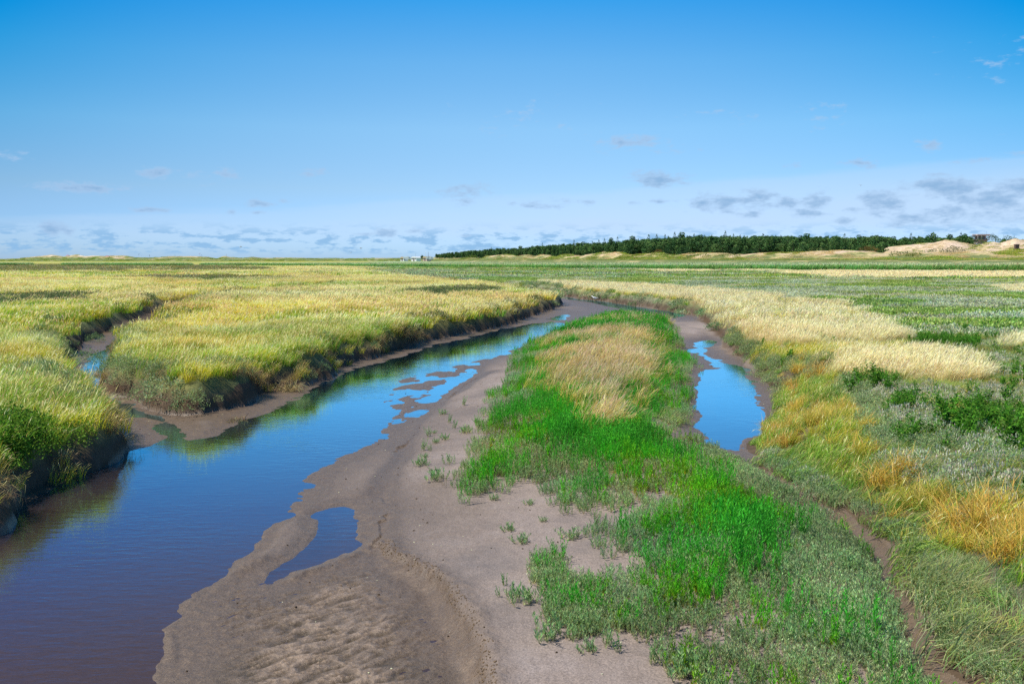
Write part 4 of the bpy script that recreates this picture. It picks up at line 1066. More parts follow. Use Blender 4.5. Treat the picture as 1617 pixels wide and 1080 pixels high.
# ------------------------------------------------------------------ trees
def crown(seed, kind):
    """unit tree 10 m tall: needle clumps spread through the crown"""
    g = np.random.default_rng(seed); C_, D_, S_, K_ = [], [], [], []
    dk, md, lt = np.array([.035, .085, .032]), np.array([.070, .150, .048]), np.array([.135, .220, .070])
    if kind == 'spire':
        n = 420
        z = 1.0 + 9.0 * g.uniform(0, 1, n) ** 1.25; lvl = np.round(z / .55) * .55; z = lvl + g.normal(0, .10, n)
        rad = 2.0 * (1 - (z - .8) / 9.4) ** .85 * g.uniform(.25, 1, n) ** .6 * (1 + .25 * np.sin(lvl * 9 + seed))
        a = g.uniform(0, 6.28, n); cen = np.stack([rad * np.cos(a), rad * np.sin(a), z - .12 * rad], 1)
        dr = np.stack([np.cos(a), np.sin(a), g.normal(-.05, .3, n)], 1); size = g.uniform(.45, .95, n) * (1.1 - .6 * z / 10)
        c = np.where((g.uniform(0, 1, n) < .5)[:, None], dk, md) * g.uniform(.7, 1.4, (n, 1))
        parts = [leaves(cen, dr, size, size * .6, c, seed + 1)]
        m = 10; parts.append(leaves(np.stack([0 * np.arange(m), 0 * np.arange(m), np.linspace(9.0, 9.6, m)], 1) * 1., np.tile([0.05, 0, 1.], (m, 1)) + g.normal(0, .2, (m, 3)), np.full(m, .6), np.full(m, .14), np.tile(md, (m, 1)), seed + 2))
        return merge(parts)
    nb = {'round': 14, 'pine': 12, 'broad': 16}[kind]
    parts = []
    for b in range(nb):
        if kind == 'pine':
            zc = g.uniform(3.5, 9.3); rr = 2.6 * (1.05 - zc / 11.5) * g.uniform(.2, 1.2); rs_ = g.uniform(.9, 1.5)
        elif kind == 'round':
            zc = g.uniform(2.2, 8.6); rr = 2.5 * math.sin(math.pi * min(1, zc / 10) ** .9) ** .7 * g.uniform(.1, 1); rs_ = g.uniform(1.1, 1.7)
        else:
            zc = g.uniform(1.6, 8.3); rr = 3.6 * (1 - abs(zc - 4) / 7) * g.uniform(.15, 1); rs_ = g.uniform(1.2, 1.9)
        a = g.uniform(0, 6.28) if b else 0
        ctr = np.array([rr * math.cos(a), rr * math.sin(a), zc]); 
        if b == 0: ctr = np.array([0.1, 0, 9.0]); rs_ = .9
        n = 90; d = g.normal(size=(n, 3)); d /= np.linalg.norm(d, axis=1, keepdims=True)
        cen = ctr + d * np.array([rs_, rs_, rs_ * .62]) * g.uniform(.5, 1.05, (n, 1))
        dr = d + g.normal(0, .6, (n, 3)); size = g.uniform(.3, .75, n)
        base = [dk, md, md, lt][g.integers(0, 4)] * g.uniform(.75, 1.25)
        parts.append(leaves(cen, dr, size, size * .62, vary(g, n, base, .22), seed * 7 + b))
    return merge(parts)

def trunk_mesh(seed):
    g = np.random.default_rng(seed); V, Fc = [], []
    def tube(p0, p1, r0, r1, k=6):
        b = len(V); p0, p1 = np.array(p0), np.array(p1); d = p1 - p0; d /= np.linalg.norm(d)
        s = np.cross(d, [.3, .9, .1]); s /= np.linalg.norm(s); t = np.cross(d, s)
        for p, r in ((p0, r0), (p1, r1)):
            for i in range(k): V.append(p + r * (math.cos(i * 6.283 / k) * s + math.sin(i * 6.283 / k) * t))
        for i in range(k): Fc.append((b + i, b + (i + 1) % k, b + k + (i + 1) % k, b + k + i))
    tube((0, 0, -.6), (.1, 0, 4), .24, .17); tube((.1, 0, 4), (0, .05, 9), .17, .04)
    for i in range(9):
        z = g.uniform(2.0, 8); a = g.uniform(0, 6.28); l = (10 - z) * .25 + .4
        tube((0.05, 0, z), (l * math.cos(a), l * math.sin(a), z + .5), .07, .02, 4)
    return V, Fc

TREE_KINDS = [('spire', 'conifer_tree'), ('spire', 'conifer_tree'), ('pine', 'pine_tree'), ('pine', 'pine_tree'), ('round', 'pine_tree'), ('round', 'pine_tree'), ('broad', 'dark_tree'), ('broad', 'dark_tree')]
TC, TT_ = [], []
for i, (kd, nm) in enumerate(TREE_KINDS):
    d = crown(700 + i, kd)
    o = link_mesh('crown', d[0], d[1], M_TREE, col=d[2], link=False); TC.append(o)
    v_, f_ = trunk_mesh(800 + i)
    t = link_mesh('trunk', v_, f_, M_BARK, link=False); TT_.append(t)
c = proto_coll('far_trees')
for i, (kd, nm) in enumerate(TREE_KINDS):
    d = crown(700 + i, kd); add_proto(c, i, d, M_TREEI)

TOPS = [(640, 406), (684, 404.5), (690, 401), (700, 399), (712, 397.5), (730, 395.5), (742, 394), (760, 393.5), (775, 391), (790, 390.5), (810, 390), (830, 389), (850, 386.5), (870, 384.5), (890, 383), (920, 381), (950, 379.5), (980, 377), (1000, 374.5), (1040, 373.5), (1070, 371), (1090, 369),
        (1130, 370), (1170, 369.5), (1200, 368.5), (1240, 369), (1270, 370.5), (1310, 368.5), (1340, 372), (1368, 370.5), (1385, 369), (1400, 371), (1412, 374.5), (1440, 370.5), (1470, 370.5), (1490, 372), (1502, 372), (1518, 367.5), (1535, 371), (1545, 378), (1560, 380), (1575, 374), (1590, 376), (1605, 375.5), (1620, 376), (1700, 372), (2000, 370)]
def top_v(u): return np.interp(u, [p[0] for p in TOPS], [p[1] for p in TOPS])

def tree_label(kd, u, row):
    if u < 760: sec = 'at the low left end of the wood by the white buildings'
    elif u < 930: sec = 'in the left stretch of the wood above the small sand mounds'
    elif u < 1090: sec = 'in the stretch of wood behind the two-humped pale dune'
    elif u < 1290: sec = 'in the tall middle of the wood'
    elif u < 1440: sec = 'in the wood just left of the high sand dune'
    elif u < 1545: sec = 'behind the high sand dune'
    else: sec = 'beside the dune-top house at the right edge'
    form = {'spire': 'slim pointed conifer', 'pine': 'dark layered pine', 'round': 'round-topped dark pine', 'broad': 'broad bushy evergreen'}[kd]
    rw = ['front-row', 'middle-row', 'back-row'][row]
    return '%s %s %s' % (rw, form, sec)

def plant_tree(kind, x, y, z, h, label, wsc=1.0, group='evergreen trees of the wood'):
    kd, nm = TREE_KINDS[kind]
    e = empty(nm, (x, y, z), label, 'tree', group, random.uniform(0, 6.28))
    e.scale = (h / 10 * wsc, h / 10 * wsc, h / 10)
    cr = TC[kind].copy(); tr = TT_[kind].copy()
    for q in (tr, cr): COL.objects.link(q); q.parent = e
    return e

ntree = 0
for row, (nrow, t0) in enumerate(((104, 15), (100, 31), (84, 50))):
    for i in range(nrow):
        u = 688 + (1640 - 688) * (i + random.uniform(.1, .9)) / nrow
        if 1400 < u < 1545 and row == 0: continue
        if 1532 < u < 1574: continue
        D = float(DR(u)) + t0 + random.uniform(-6, 6) + (34 if u > 1395 else 0)
        zb = PLAT - .3 + 2.0 * float(sstep(20, 140, t0)) if u < 1395 else 3.0
        ztop = CAMH + (HZ - float(top_v(u))) / F0 * D
        h = ztop - zb
        fac = [random.uniform(.50, .85), random.uniform(.68, .98), random.uniform(.80, 1.10)][row]
        spiky = 900 < u < 1160
        if spiky and row == 2: kind = random.choice([0, 1, 0, 1, 2, 3]); fac = random.uniform(.9, 1.14)
        elif row == 0: kind = random.choice([4, 5, 6, 7, 2, 6])
        else: kind = random.choice([2, 3, 0, 1, 4, 2, 3])
        h = max(2.2, h * fac)
        w = {0: .70, 1: .70}.get(kind, .92) * random.uniform(.85, 1.25) * (1.25 if h < 6 else 1)
        plant_tree(kind, (u - 808.5) / F0 * D, D, zb, h, tree_label(TREE_KINDS[kind][0], u, row), w)
        ntree += 1
print('trees', ntree)
b = Bin(); n = 4600
u = rng.uniform(690, 1950, n); t = rng.uniform(20, 150, n); keep = ~((u > 1531) & (u < 1580)); u, t = u[keep], t[keep]; n = len(u)
t = np.where(u > 1395, t + 42, t); D = DR(u) + t; zb = PLAT + 2.0 * sstep(20, 140, t); zt = CAMH + (HZ - top_v(u)) / F0 * D
h = np.maximum((zt - zb) * rng.uniform(.58, .92, n), 2.5) / 10
b.add((u - 808.5) / F0 * D, D, zb, rng.choice([0, 1, 2, 3, 2, 3, 4, 5], n), rng.uniform(0, 6.28, n), np.stack([h * .95, h * .95, h], 1), np.ones((n, 3)) * rng.uniform(.8, 1.2, (n, 1)))
b.build('far_wood', 'dark evergreen wood massed behind the front trees', 'wood', 'far_trees')

# ------------------------------------------------------------------ shrubs on the dunes
def bush(name, u, v, D, w, h, label, col, col2, seed):
    D *= 1.2; w *= 1.2; h *= 1.2
    x, y, z = at_dist(u, v, D)
    d = shrub(seed, 420, w / 2, h, .55, .34, col, col2, .4)
    o = link_mesh(name, d[0], d[1], M_LEAF1, col=d[2]); o.location = (x, y, z)
    return tag(o, label, 'shrub', 'shrubs on the dunes')
BUSH = [(1480, 402, 382, 12, 2.6, 'wide low dark shrub sprawling in front of the high sand dune', 0), (1506, 398, 384, 9, 2.2, 'dark shrub in the middle of the thicket before the high dune', 0), (1530, 396, 388, 9, 2.4, 'dark shrub at the right end of the thicket below the house', 0),
        (1425, 405, 372, 12, 2.0, 'olive low shrub at the left foot of the high sand dune', 1), (1447, 406, 372, 9, 1.6, 'small olive shrub just right of the big olive one', 1), (1545, 391, 408, 8, 4.6, 'tall dark bush standing below the dune-top house', 0), (1566, 380, 430, 5, 3.0, 'dark bush tight against the right side of the house', 0),
        (1577, 389, 400, 9, 3.4, 'dark pine bush right of the house on the dune slope', 0), (1592, 385, 420, 8, 3.6, 'dark shrub left of the brown lookout box', 0), (1600, 406, 356, 10, 1.6, 'green low shrub at the far right foot of the dunes', 1), (1562, 402, 362, 7, 1.4, 'small tuft of shrub on the pale slope below the house', 1),
        (1372, 396, 402, 8, 1.9, 'rusty brown rounded shrub at the wood edge left of the high dune', 2), (1290, 397, 425, 8, 1.8, 'rusty olive rounded shrub in front of the middle wood', 2), (1203, 398, 440, 4.5, 1.7, 'small rust-brown bush at the foot of the wood', 2), (1040, 399, 490, 5, 1.6, 'reddish bush behind the pale dune crest left of centre', 2),
        (1105, 406, 440, 16, 1.4, 'long olive shrub on the face of the front dune', 1), (1150, 406, 428, 14, 1.3, 'olive shrub patch further right on the front dune face', 1), (1270, 405, 405, 12, 1.3, 'green shrub patch on the dune face before the middle wood', 1), (1340, 406, 392, 10, 1.2, 'dark green shrub patch near the foot of the dune', 1),
        (745, 407.5, 680, 9, 2.2, 'yellow-green bush at the low left end of the wood', 1), (1036, 405, 475, 10, 1.3, 'olive shrub below the two-humped dune', 1)]
BC = [((.035, .080, .025), (.06, .12, .035)), ((.09, .15, .03), (.14, .19, .05)), ((.16, .10, .05), (.10, .11, .04))]
for i, (u, v, D, w, h, lab, kc) in enumerate(BUSH):
    bush('dune_shrub', u, v, D - 2, w, h, lab, BC[kc][0], BC[kc][1], 900 + i)

# ------------------------------------------------------------------ solid building helper
class MB:
    def __init__(s): s.V, s.F = [], []
    def box(s, x0, x1, y0, y1, z0, z1):
        b = len(s.V); s.V += [(x0, y0, z0), (x1, y0, z0), (x1, y1, z0), (x0, y1, z0), (x0, y0, z1), (x1, y0, z1), (x1, y1, z1), (x0, y1, z1)]
        s.F += [tuple(b + k for k in f) for f in ((0, 3, 2, 1), (4, 5, 6, 7), (0, 1, 5, 4), (1, 2, 6, 5), (2, 3, 7, 6), (3, 0, 4, 7))]; return s
    def tube(s, p0, p1, r0, r1, k=8):
        b = len(s.V); p0, p1 = np.array(p0, float), np.array(p1, float); d = p1 - p0; d /= np.linalg.norm(d)
        a = np.cross(d, [.31, .9, .17]); a /= np.linalg.norm(a); t = np.cross(d, a)
        for p, r in ((p0, r0), (p1, r1)):
            for i in range(k): s.V.append(tuple(p + r * (math.cos(i * 6.2832 / k) * a + math.sin(i * 6.2832 / k) * t)))
        for i in range(k): s.F.append((b + i, b + (i + 1) % k, b + k + (i + 1) % k, b + k + i))
        s.F += [tuple(b + i for i in range(k))[::-1], tuple(b + k + i for i in range(k))]; return s
    def prism(s, prof, y0, y1):
        b = len(s.V); n = len(prof)
        for yy in (y0, y1): s.V += [(x, yy, z) for x, z in prof]
        for i in range(n): s.F.append((b + i, b + (i + 1) % n, b + n + (i + 1) % n, b + n + i))
        s.F += [tuple(b + i for i in range(n))[::-1], tuple(b + n + i for i in range(n))]; return s
    def build(s, name, mat, parent=None, bevel=0.0):
        o = link_mesh(name, s.V, s.F, mat, parent)
        if bevel:
            m = o.modifiers.new('bevel', 'BEVEL'); m.width = bevel; m.segments = 2
        return o

M_WOODD = plain_mat('dark_timber', (.13, .085, .065), .8, .25, 4)
M_WOODG = plain_mat('grey_timber', (.30, .25, .23), .8, .2, 4)
M_WHITE = plain_mat('white_paint', (.78, .78, .76), .5, .05)
M_GLASS = plain_mat('dark_glass', (.03, .045, .06), .12, .1)
M_TAN = plain_mat('tan_thatch', (.42, .32, .18), .9, .2)
M_PINK = plain_mat('pale_brick', (.55, .40, .34), .8, .15)
M_TEAL = plain_mat('teal_panel', (.06, .22, .24), .6, .1)
M_RED = plain_mat('red_panel', (.45, .07, .06), .6, .1)
M_STEEL = plain_mat('painted_steel', (.16, .18, .21), .5, .1, metal=.4)
M_TYRE = plain_mat('tyre_rubber', (.03, .03, .03), .8, .1)

# house on the dune at right
hx, hy, hz = at_dist(1551, 382.6, 500)
h = empty('dune_house', (hx, hy, hz - .9), 'flat-roofed grey timber house with open terrace standing on the dune at right', 'house')
MB().box(-2.6, 2.9, .2, 4.0, 0, 2.2).build('lower_wall', M_WOODG, h)
MB().box(-3.3, 3.3, -1.2, 4.2, 2.2, 2.45).build('terrace_deck', M_WOODG, h)
MB().box(-2.4, 2.8, 1.2, 4.0, 2.45, 4.6).build('upper_wall', M_WOODG, h)
for x0 in (-2.2, -.55, 1.1):
    f = MB().box(x0, x0 + 1.45, 1.12, 1.19, 2.8, 4.3).build('window', M_WOODG, h)
    MB().box(x0 + .1, x0 + 1.35, 1.08, 1.115, 2.9, 4.2).build('pane', M_GLASS, f)
MB().box(-3.6, 3.5, -1.5, 4.4, 4.6, 5.3).build('roof', plain_mat('roof_boards', (.46, .37, .33), .8, .2, 3), h)
for x0 in (-3.1, -1.0, 1.0, 3.0):
    MB().box(x0 - .09, x0 + .09, -1.1, -.92, 2.45, 4.6).build('post', M_WHITE, h)
mb = MB().box(-3.3, 3.3, -1.2, -1.14, 3.2, 3.28)
for k in range(15): mb.box(-3.25 + k * .46, -3.2 + k * .46, -1.19, -1.15, 2.45, 3.2)
mb.build('railing', M_WOODG, h)
MB().box(-4.3, -3.62, .5, 2.5, 3.6, 5.0).build('water_tank', M_STEEL, h)
MB().tube((2.6, 1, 5.3), (2.6, 1, 7.2), .05, .03).build('aerial', M_STEEL, h)
# brown lookout box at the right edge
lx, ly, lz = at_dist(1605, 396.5, 440)
h = empty('lookout_box', (lx, ly, lz - .2), 'brown boarded lookout box on posts at the right edge of the dunes', 'lookout')
mb = MB().box(-1.0, .9, -.7, .7, 1.3, 3.3)
for k in range(6): mb.box(-1.03, .93, -.73, -.705, 1.36 + k * .33, 1.60 + k * .33)
mb.build('boarded_wall', M_WOODD, h)
MB().box(-1.15, 1.05, -.9, .9, 3.3, 3.48).build('roof', M_WOODD, h)
for sx in (-.9, .8):
    for sy in (-.6, .6): MB().box(sx - .08, sx + .08, sy - .08, sy + .08, -.4, 1.3).build('post', M_WOODD, h)
MB().box(1.06, 1.6, -.6, .6, .4, 1.5).build('side_panel', M_TEAL, h)
MB().box(-.6, -.1, -.75, -.69, .3, .7).build('notice_board', M_RED, h)

# buildings and vans at the left end of the wood
def cottage(u, v, D, w, hgt, roof, wallm, roofm, label, name='cottage'):
    x, y, z = at_dist(u, v, D); e = empty(name, (x, y, z), label, 'building', 'buildings at the left end of the wood', -.6)
    MB().box(-w / 2, w / 2, 0, 4, -.6, hgt).build('wall', wallm, e)
    MB().prism([(-w / 2 - .25, hgt), (w / 2 + .25, hgt), (w * .28, hgt + roof), (-w * .28, hgt + roof)], -.3, 4.3).build('roof', roofm, e)
    MB().box(-.45, .4, -.05, -.003, -.5, hgt * .8).build('door', M_WOODD, e)
    for s in (-1, 1):
        f = MB().box(s * w * .3 - .45, s * w * .3 + .45, -.05, -.003, hgt * .35, hgt * .8).build('window', M_WHITE, e)
        MB().box(s * w * .3 - .36, s * w * .3 + .36, -.075, -.052, hgt * .4, hgt * .75).build('pane', M_GLASS, f)
cottage(635, 411, 545, 2.6, 1.1, .9, M_WHITE, M_TAN, 'small white hut with a tan roof, leftmost of the far buildings')
cottage(653.5, 411, 540, 4.0, 1.4, .8, M_WHITE, M_WHITE, 'wide white low building right of the small tan-roofed hut')
cottage(671, 411, 560, 3.4, 1.3, 1.1, M_PINK, M_TAN, 'pinkish brick hut between the white building and the wood')
def van(u, v, D, label):
    x, y, z = at_dist(u, v, D); e = empty('white_van', (x, y, z), label, 'van', 'white vans by the far huts')
    MB().prism([(-2.2, .35), (2.2, .35), (2.2, 1.05), (1.75, 1.2), (1.3, 1.95), (-2.1, 2.0), (-2.2, 1.8)], -.9, .9).build('body', M_WHITE, e, .06)
    MB().prism([(1.30, 1.25), (1.62, 1.25), (1.28, 1.82), (1.0, 1.84), (1.0, 1.25)], -.93, -.905).build('window', M_GLASS, e)
    for s in (-1.35, 1.35):
        MB().tube((s, -.95, .35), (s, -.7, .35), .35, .35, 14).build('wheel', M_TYRE, e)
van(679, 410.6, 548, 'white van parked right of the pinkish hut')
van(643, 410.8, 538, 'white van parked between the two white huts')
def mast(u, v0, v1, D, r, mat, label, name='flagpole', yard=False):
    x, y, z0 = at_dist(u, v0, D); z1 = at_dist(u, v1, D)[2]
    e = empty(name, (x, y, z0), label, 'pole', 'poles by the far huts'); H = z1 - z0
    MB().tube((0, 0, -.4), (0, 0, H), r, r * .5).build('pole', mat, e)
    MB().tube((0, 0, H), (0, 0, H + .25), r * 1.3, r * .3).build('finial', mat, e)
    if yard: MB().tube((-.9, 0, H * .62), (.9, 0, H * .62), r * .6, r * .6).build('crossbar', mat, e)
mast(656.5, 410, 400, 545, .07, M_STEEL, 'thin grey pole above the wide white building')
mast(650.5, 410, 404.5, 545, .07, M_STEEL, 'short grey pole with a crossbar left of the thin grey pole', 'signal_pole', True)
mast(672, 410, 398, 545, .09, M_WHITE, 'tall white flagpole over the pinkish hut')
mast(676.4, 410, 398.5, 545, .15, M_STEEL, 'thick dark pole right of the white flagpole')
bush('dune_shrub', 643, 410, 552, 4.6, 1.5, 'dark round bush between the white huts', BC[0][0], BC[0][1], 950)
bush('dune_shrub', 666.5, 410, 552, 2.4, 2.4, 'narrow dark bush left of the white flagpole', BC[0][0], BC[0][1], 951)

# beacon on the left dune
x, y, z = at_dist(357.5, 405, 1000)
e = empty('dune_beacon', (x, y, z - .3), 'small white beacon post on top of a left dune', 'beacon')
MB().tube((0, 0, 0), (0, 0, 1.9), .14, .10).build('post', M_WHITE, e); MB().box(-.45, .45, -.05, .05, 1.9, 2.6).build('board', M_WHITE, e)
MB().tube((-.5, 0, 0), (0, 0, 1.2), .07, .07).build('brace', M_WHITE, e); MB().tube((.5, 0, 0), (0, 0, 1.2), .07, .07).build('brace', M_WHITE, e)

# kites over the sea behind the dunes
def kite(u, v, D, span, rot, col, label):
    x, y, z = at_dist(u, v, D)
    e = empty('surf_kite', (x, y, z), label, 'kite', 'kites flying beyond the left dunes')
    V, Fc = [], []; n = 14
    for i in range(n + 1):
        a = -1.15 + 2.3 * i / n; ch = .28 * span * math.cos(a * .95) + .03
        for (dy, th) in ((-ch / 2, 0), (0, .07 * span * .6), (ch / 2, .0)):
            V.append((math.sin(a) * span / 2, dy, math.cos(a) * span / 2 * .8 - span * .3 + th))
    for i in range(n):
        for k in range(2): b = i * 3 + k; Fc.append((b, b + 3, b + 4, b + 1))
    o = link_mesh('canopy', V, Fc, plain_mat('kite_cloth', col, .6, .1), e, smooth=True)
    m = o.modifiers.new('thick', 'SOLIDIFY'); m.thickness = .05
    ln = MB()
    for s in (-1, 1): ln.tube((s * span * .42, 0, -.05 * span), (0, 0, -span * 1.6), .012, .012, 4)
    ln.build('lines', M_STEEL, e)
    e.rotation_euler = (R(25), R(rot), R(20))
kite(219, 401.8, 1100, 2.6, -60, (.03, .07, .12), 'dark blue kite, leftmost over the dunes')
kite(236, 404, 1100, 2.8, 80, (.02, .03, .06), 'black kite standing upright low over the dunes')
kite(276.5, 403.6, 1100, 2.6, 10, (.03, .32, .34), 'teal kite just above the dune crest')
kite(315, 400.8, 1100, 2.6, -20, (.22, .05, .12), 'maroon kite above the right dune hump')
kite(318.5, 403.3, 1100, 2.2, 70, (.05, .06, .10), 'dark small kite under the maroon one')
kite(107, 403.9, 900, 4.2, 0, (.52, .05, .20), 'pink-red kite low between two left dunes')
kite(170, 405.2, 900, 4.4, 5, (.55, .09, .09), 'red kite low behind the dune left of centre')

# ------------------------------------------------------------------ birds
M_BIRDW = plain_mat('white_feathers', (.78, .78, .76), .7, .08); M_BIRDG = plain_mat('grey_feathers', (.30, .32, .35), .7, .1)
def spindle(pts, k=10):
    V, Fc = [], []
    for (x, z, r) in pts:
        for i in range(k): a = i * 6.2832 / k; V.append((x, r * math.cos(a), z + r * math.sin(a) * .95))
    for j in range(len(pts) - 1):
        for i in range(k): Fc.append((j * k + i, j * k + (i + 1) % k, (j + 1) * k + (i + 1) % k, (j + 1) * k + i))
    Fc += [tuple(range(k))[::-1], tuple(len(V) - k + i for i in range(k))]
    return V, Fc
def gull(loc, label, flying, rz=0, s=1.0, wm=None, name='gull', flap=.25):
    e = empty(name, loc, label, 'bird', None, rz); e.scale = (s,) * 3
    if flying:
        v_, f_ = spindle([(-.24, .0, .006), (-.17, 0, .035), (-.02, 0, .062), (.10, .01, .052), (.16, .02, .036), (.20, .025, .034), (.235, .02, .018), (.27, .012, .004)])
        b = link_mesh('body', v_, f_, wm or M_BIRDW, e, smooth=True)
        for sd in (-1, 1):
            V = []
            for (t, x, ch) in ((0, .05, .15), (.25, .08, .14), (.5, .05, .11), (.75, -.02, .08), (1, -.12, .015)):
                yy = sd * (.03 + .52 * t); zz = .03 + flap * (math.sin(min(t, .55) * 2.8) * .35 - max(0, t - .5) * .5)
                for (dx, dz) in ((ch / 2, 0), (0, .014), (-ch / 2, 0)): V.append((x + dx, yy, zz + dz))
            Fq = [(i * 3 + k, i * 3 + k + 1, i * 3 + k + 4, i * 3 + k + 3) for i in range(4) for k in range(2)]
            o = link_mesh('wing', V, Fq, M_BIRDG if wm is None else wm, e, smooth=True); m = o.modifiers.new('t', 'SOLIDIFY'); m.thickness = .012
    else:
        v_, f_ = spindle([(-.27, .24, .006), (-.2, .235, .03), (-.05, .23, .075), (.08, .26, .07), (.14, .31, .045), (.17, .36, .042), (.21, .375, .036), (.235, .37, .014)])
        link_mesh('body', v_, f_, M_BIRDW, e, smooth=True)
        MB().tube((.23, 0, .37), (.30, 0, .355), .012, .003, 6).build('beak', plain_mat('beak', (.6, .4, .05), .5), e)
        for sd in (-1, 1):
            v_, f_ = spindle([(-.30, .23, .005), (-.15, .245, .03), (.0, .255, .045), (.08, .265, .02)]); o = link_mesh('wing', [(x, y * .35 + sd * .062, z) for x, y, z in v_], f_, M_BIRDG, e, smooth=True)
            MB().tube((0, sd * .025, .18), (.0, sd * .025, 0), .007, .006, 6).build('leg', plain_mat('leg', (.5, .35, .1), .6), e)
x, y = ground(939, 475.5, .02); zz = float(terrain(np.array([x]), np.array([y]), False)[0][0])
gull((x, y, max(zz, 0)), 'white gull standing at the edge of the far creek water', False, R(160), 1.15)
gull(at_dist(380, 390, 210), 'white gull gliding low over the left dunes', True, R(20), 1.3)
gull(at_dist(570, 392.3, 170), 'dark grey bird flying above the far plain left of the wood', True, R(170), 1.0, M_BIRDG)
gull(at_dist(554, 399, 190), 'pale small bird flying just above the horizon left of the huts', True, R(60), 1.0)
gull(at_dist(1359, 293, 150), 'tiny dark bird high in the sky above the wood', True, R(40), .7, M_BIRDG)

# ------------------------------------------------------------------ single plants
SING = {}
def single(name, key, data_fn, u, v, z0, label, cat, group, s=1.0, rz=None):
    x, y, zz = hit(u, v)
    if key not in SING:
        d = data_fn(); SING[key] = link_mesh(name, d[0], d[1], M_LEAF1, col=d[2], link=False)
    o = SING[key].copy(); o.name = name; COL.objects.link(o)
    o.location = (x, y, zz); o.scale = (s,) * 3; o.rotation_euler = (0, 0, random.uniform(0, 6.28) if rz is None else rz)
    return tag(o, label, cat, group)
spr = [lambda: upright(1001, 4, .04, .20, .04, .012, GWG, GRB), lambda: upright(1002, 9, .09, .15, .045, .013, (.23, .35, .20), (.38, .35, .26), lean=.5),
       lambda: upright(1003, 3, .03, .22, .04, .011, (.06, .25, .05), (.2, .25, .08)), lambda: upright(1004, 12, .12, .18, .05, .013, (.20, .33, .17), (.36, .33, .24), lean=.5)]
A_, B_, C_, D_ = range(4)
MUDP = [(802, 838, B_, .8, 'small pale sprig alone on the bare mud right of the round pool'), (822, 857, B_, .9, 'low grey-green sprig below the first one on the open mud'), (797, 925, C_, .7, 'thin upright green seedling left of the round grey bush'),
        (788, 942, C_, .6, 'dwarf dark green seedling below the thin upright one'), (825, 952, D_, 1.1, 'round grey-green bush alone on the mud left of the satellite clump'), (806, 940, B_, .5, 'tiny flat sprig beside the round grey bush'),
        (866, 1008, D_, 1.15, 'fan-shaped pale bush at the lower left of the clumps'), (902, 1013, A_, .8, 'small dark-stemmed sprig right of the fan-shaped bush'), (911, 1005, B_, .9, 'squat grey sprig touching the dark-stemmed one'),
        (884, 991, A_, .7, 'little upright sprig above the fan-shaped bush'), (944, 1003, B_, .7, 'small pale tuft under the satellite clump'), (957, 1021, A_, 1.2, 'upright pointed plant standing alone at the bottom of the mud'),
        (927, 1029, B_, .8, 'flat grey tuft left of the pointed plant'), (977, 1030, C_, .9, 'single dark green stalk right of the pointed plant'), (1031, 1046, A_, 1.0, 'slim green plant alone near the bottom edge of the mud'),
        (1072, 1066, D_, 1.1, 'grey bushy plant at the bottom edge beside the island'), (780, 789, B_, .7, 'tiny sprig below the island left tongue'), (835, 797, B_, .6, 'very small yellow-green sprig under the island rim'),
        (857, 823, B_, .5, 'dot-like sprig on the mud bay of the island'), (900, 850, B_, 1.1, 'low spreading grey sprig in the mud bay of the island'), (954, 958, D_, 1.0, 'round grey plant between the satellite clump and the island'),
        (699, 654, B_, .9, 'leaning pale sprig highest on the left mud slope'), (732, 640, A_, 1.1, 'tall green sprig nearest the island rim'), (710, 668, C_, 1.0, 'upright dark green sprig left of the island tongue'), (717, 677, C_, 1.0, 'dark green forked sprig just below the upright one'),
        (677, 689, A_, 1.0, 'bright sprig at the left edge of the seedlings'), (668, 711, A_, 1.1, 'tall pale sprig lowest left of the seedlings'), (702, 694, B_, .9, 'small leafy sprig in the middle of the seedlings'), (734, 683, D_, .8, 'broad pale tuft right of the seedlings'),
        (755, 668, B_, .9, 'small tuft tucked into the bay of the island rim'), (685, 684, B_, .5, 'tiny sprig next to the bright left one'), (689, 699, B_, .7, 'low sprig between the bright and the tall pale ones'), (679, 712, A_, .7, 'short sprig right of the tall pale one'),
        (665, 735, D_, .9, 'flat yellow-green mat at the left foot of the island tongue'), (690, 758, D_, 1.2, 'pale bush at the lower left corner of the island tongue'), (670, 722, B_, .6, 'small flat sprig above the yellow-green mat')]
for (u, v, k, s, lab) in MUDP:
    single('mud_seedling', 'sprig%d' % k, spr[k], u, v, .25, lab, 'plant', 'single plants dotted over the mud', s * 1.05)
tus = [lambda i=i: grass(1100 + i, 300, .26, .62, .007, GO[i % 2][0], GO[i % 2][1], .03, lean=(.5, 1.35), dirsd=2.2, dry=.15, dryc=(.62, .44, .18)) for i in range(3)]
TUS = [(1400, 770, 0, .95, 'golden tussock left of the other orange tussocks on the right bank'), (1455, 800, 1, .85, 'straw-gold tussock between the two biggest tussocks'), (1545, 838, 2, 1.1, 'biggest orange tussock fanning open near the right edge'), (1600, 885, 0, .9, 'tawny tussock at the right edge below the biggest one'),
       (1290, 668, 1, .8, 'small orange tussock beside the end of the right pool'), (1260, 600, 0, .75, 'orange tuft on the bank above the right pool'), (1432, 745, 2, .75, 'dull gold tussock up-slope of the leftmost golden one')]
for (u, v, k, s, lab) in TUS:
    single('grass_tussock', 'tus%d' % k, tus[k], u, v, .7, lab, 'tussock', 'golden tussocks on the right bank', s)
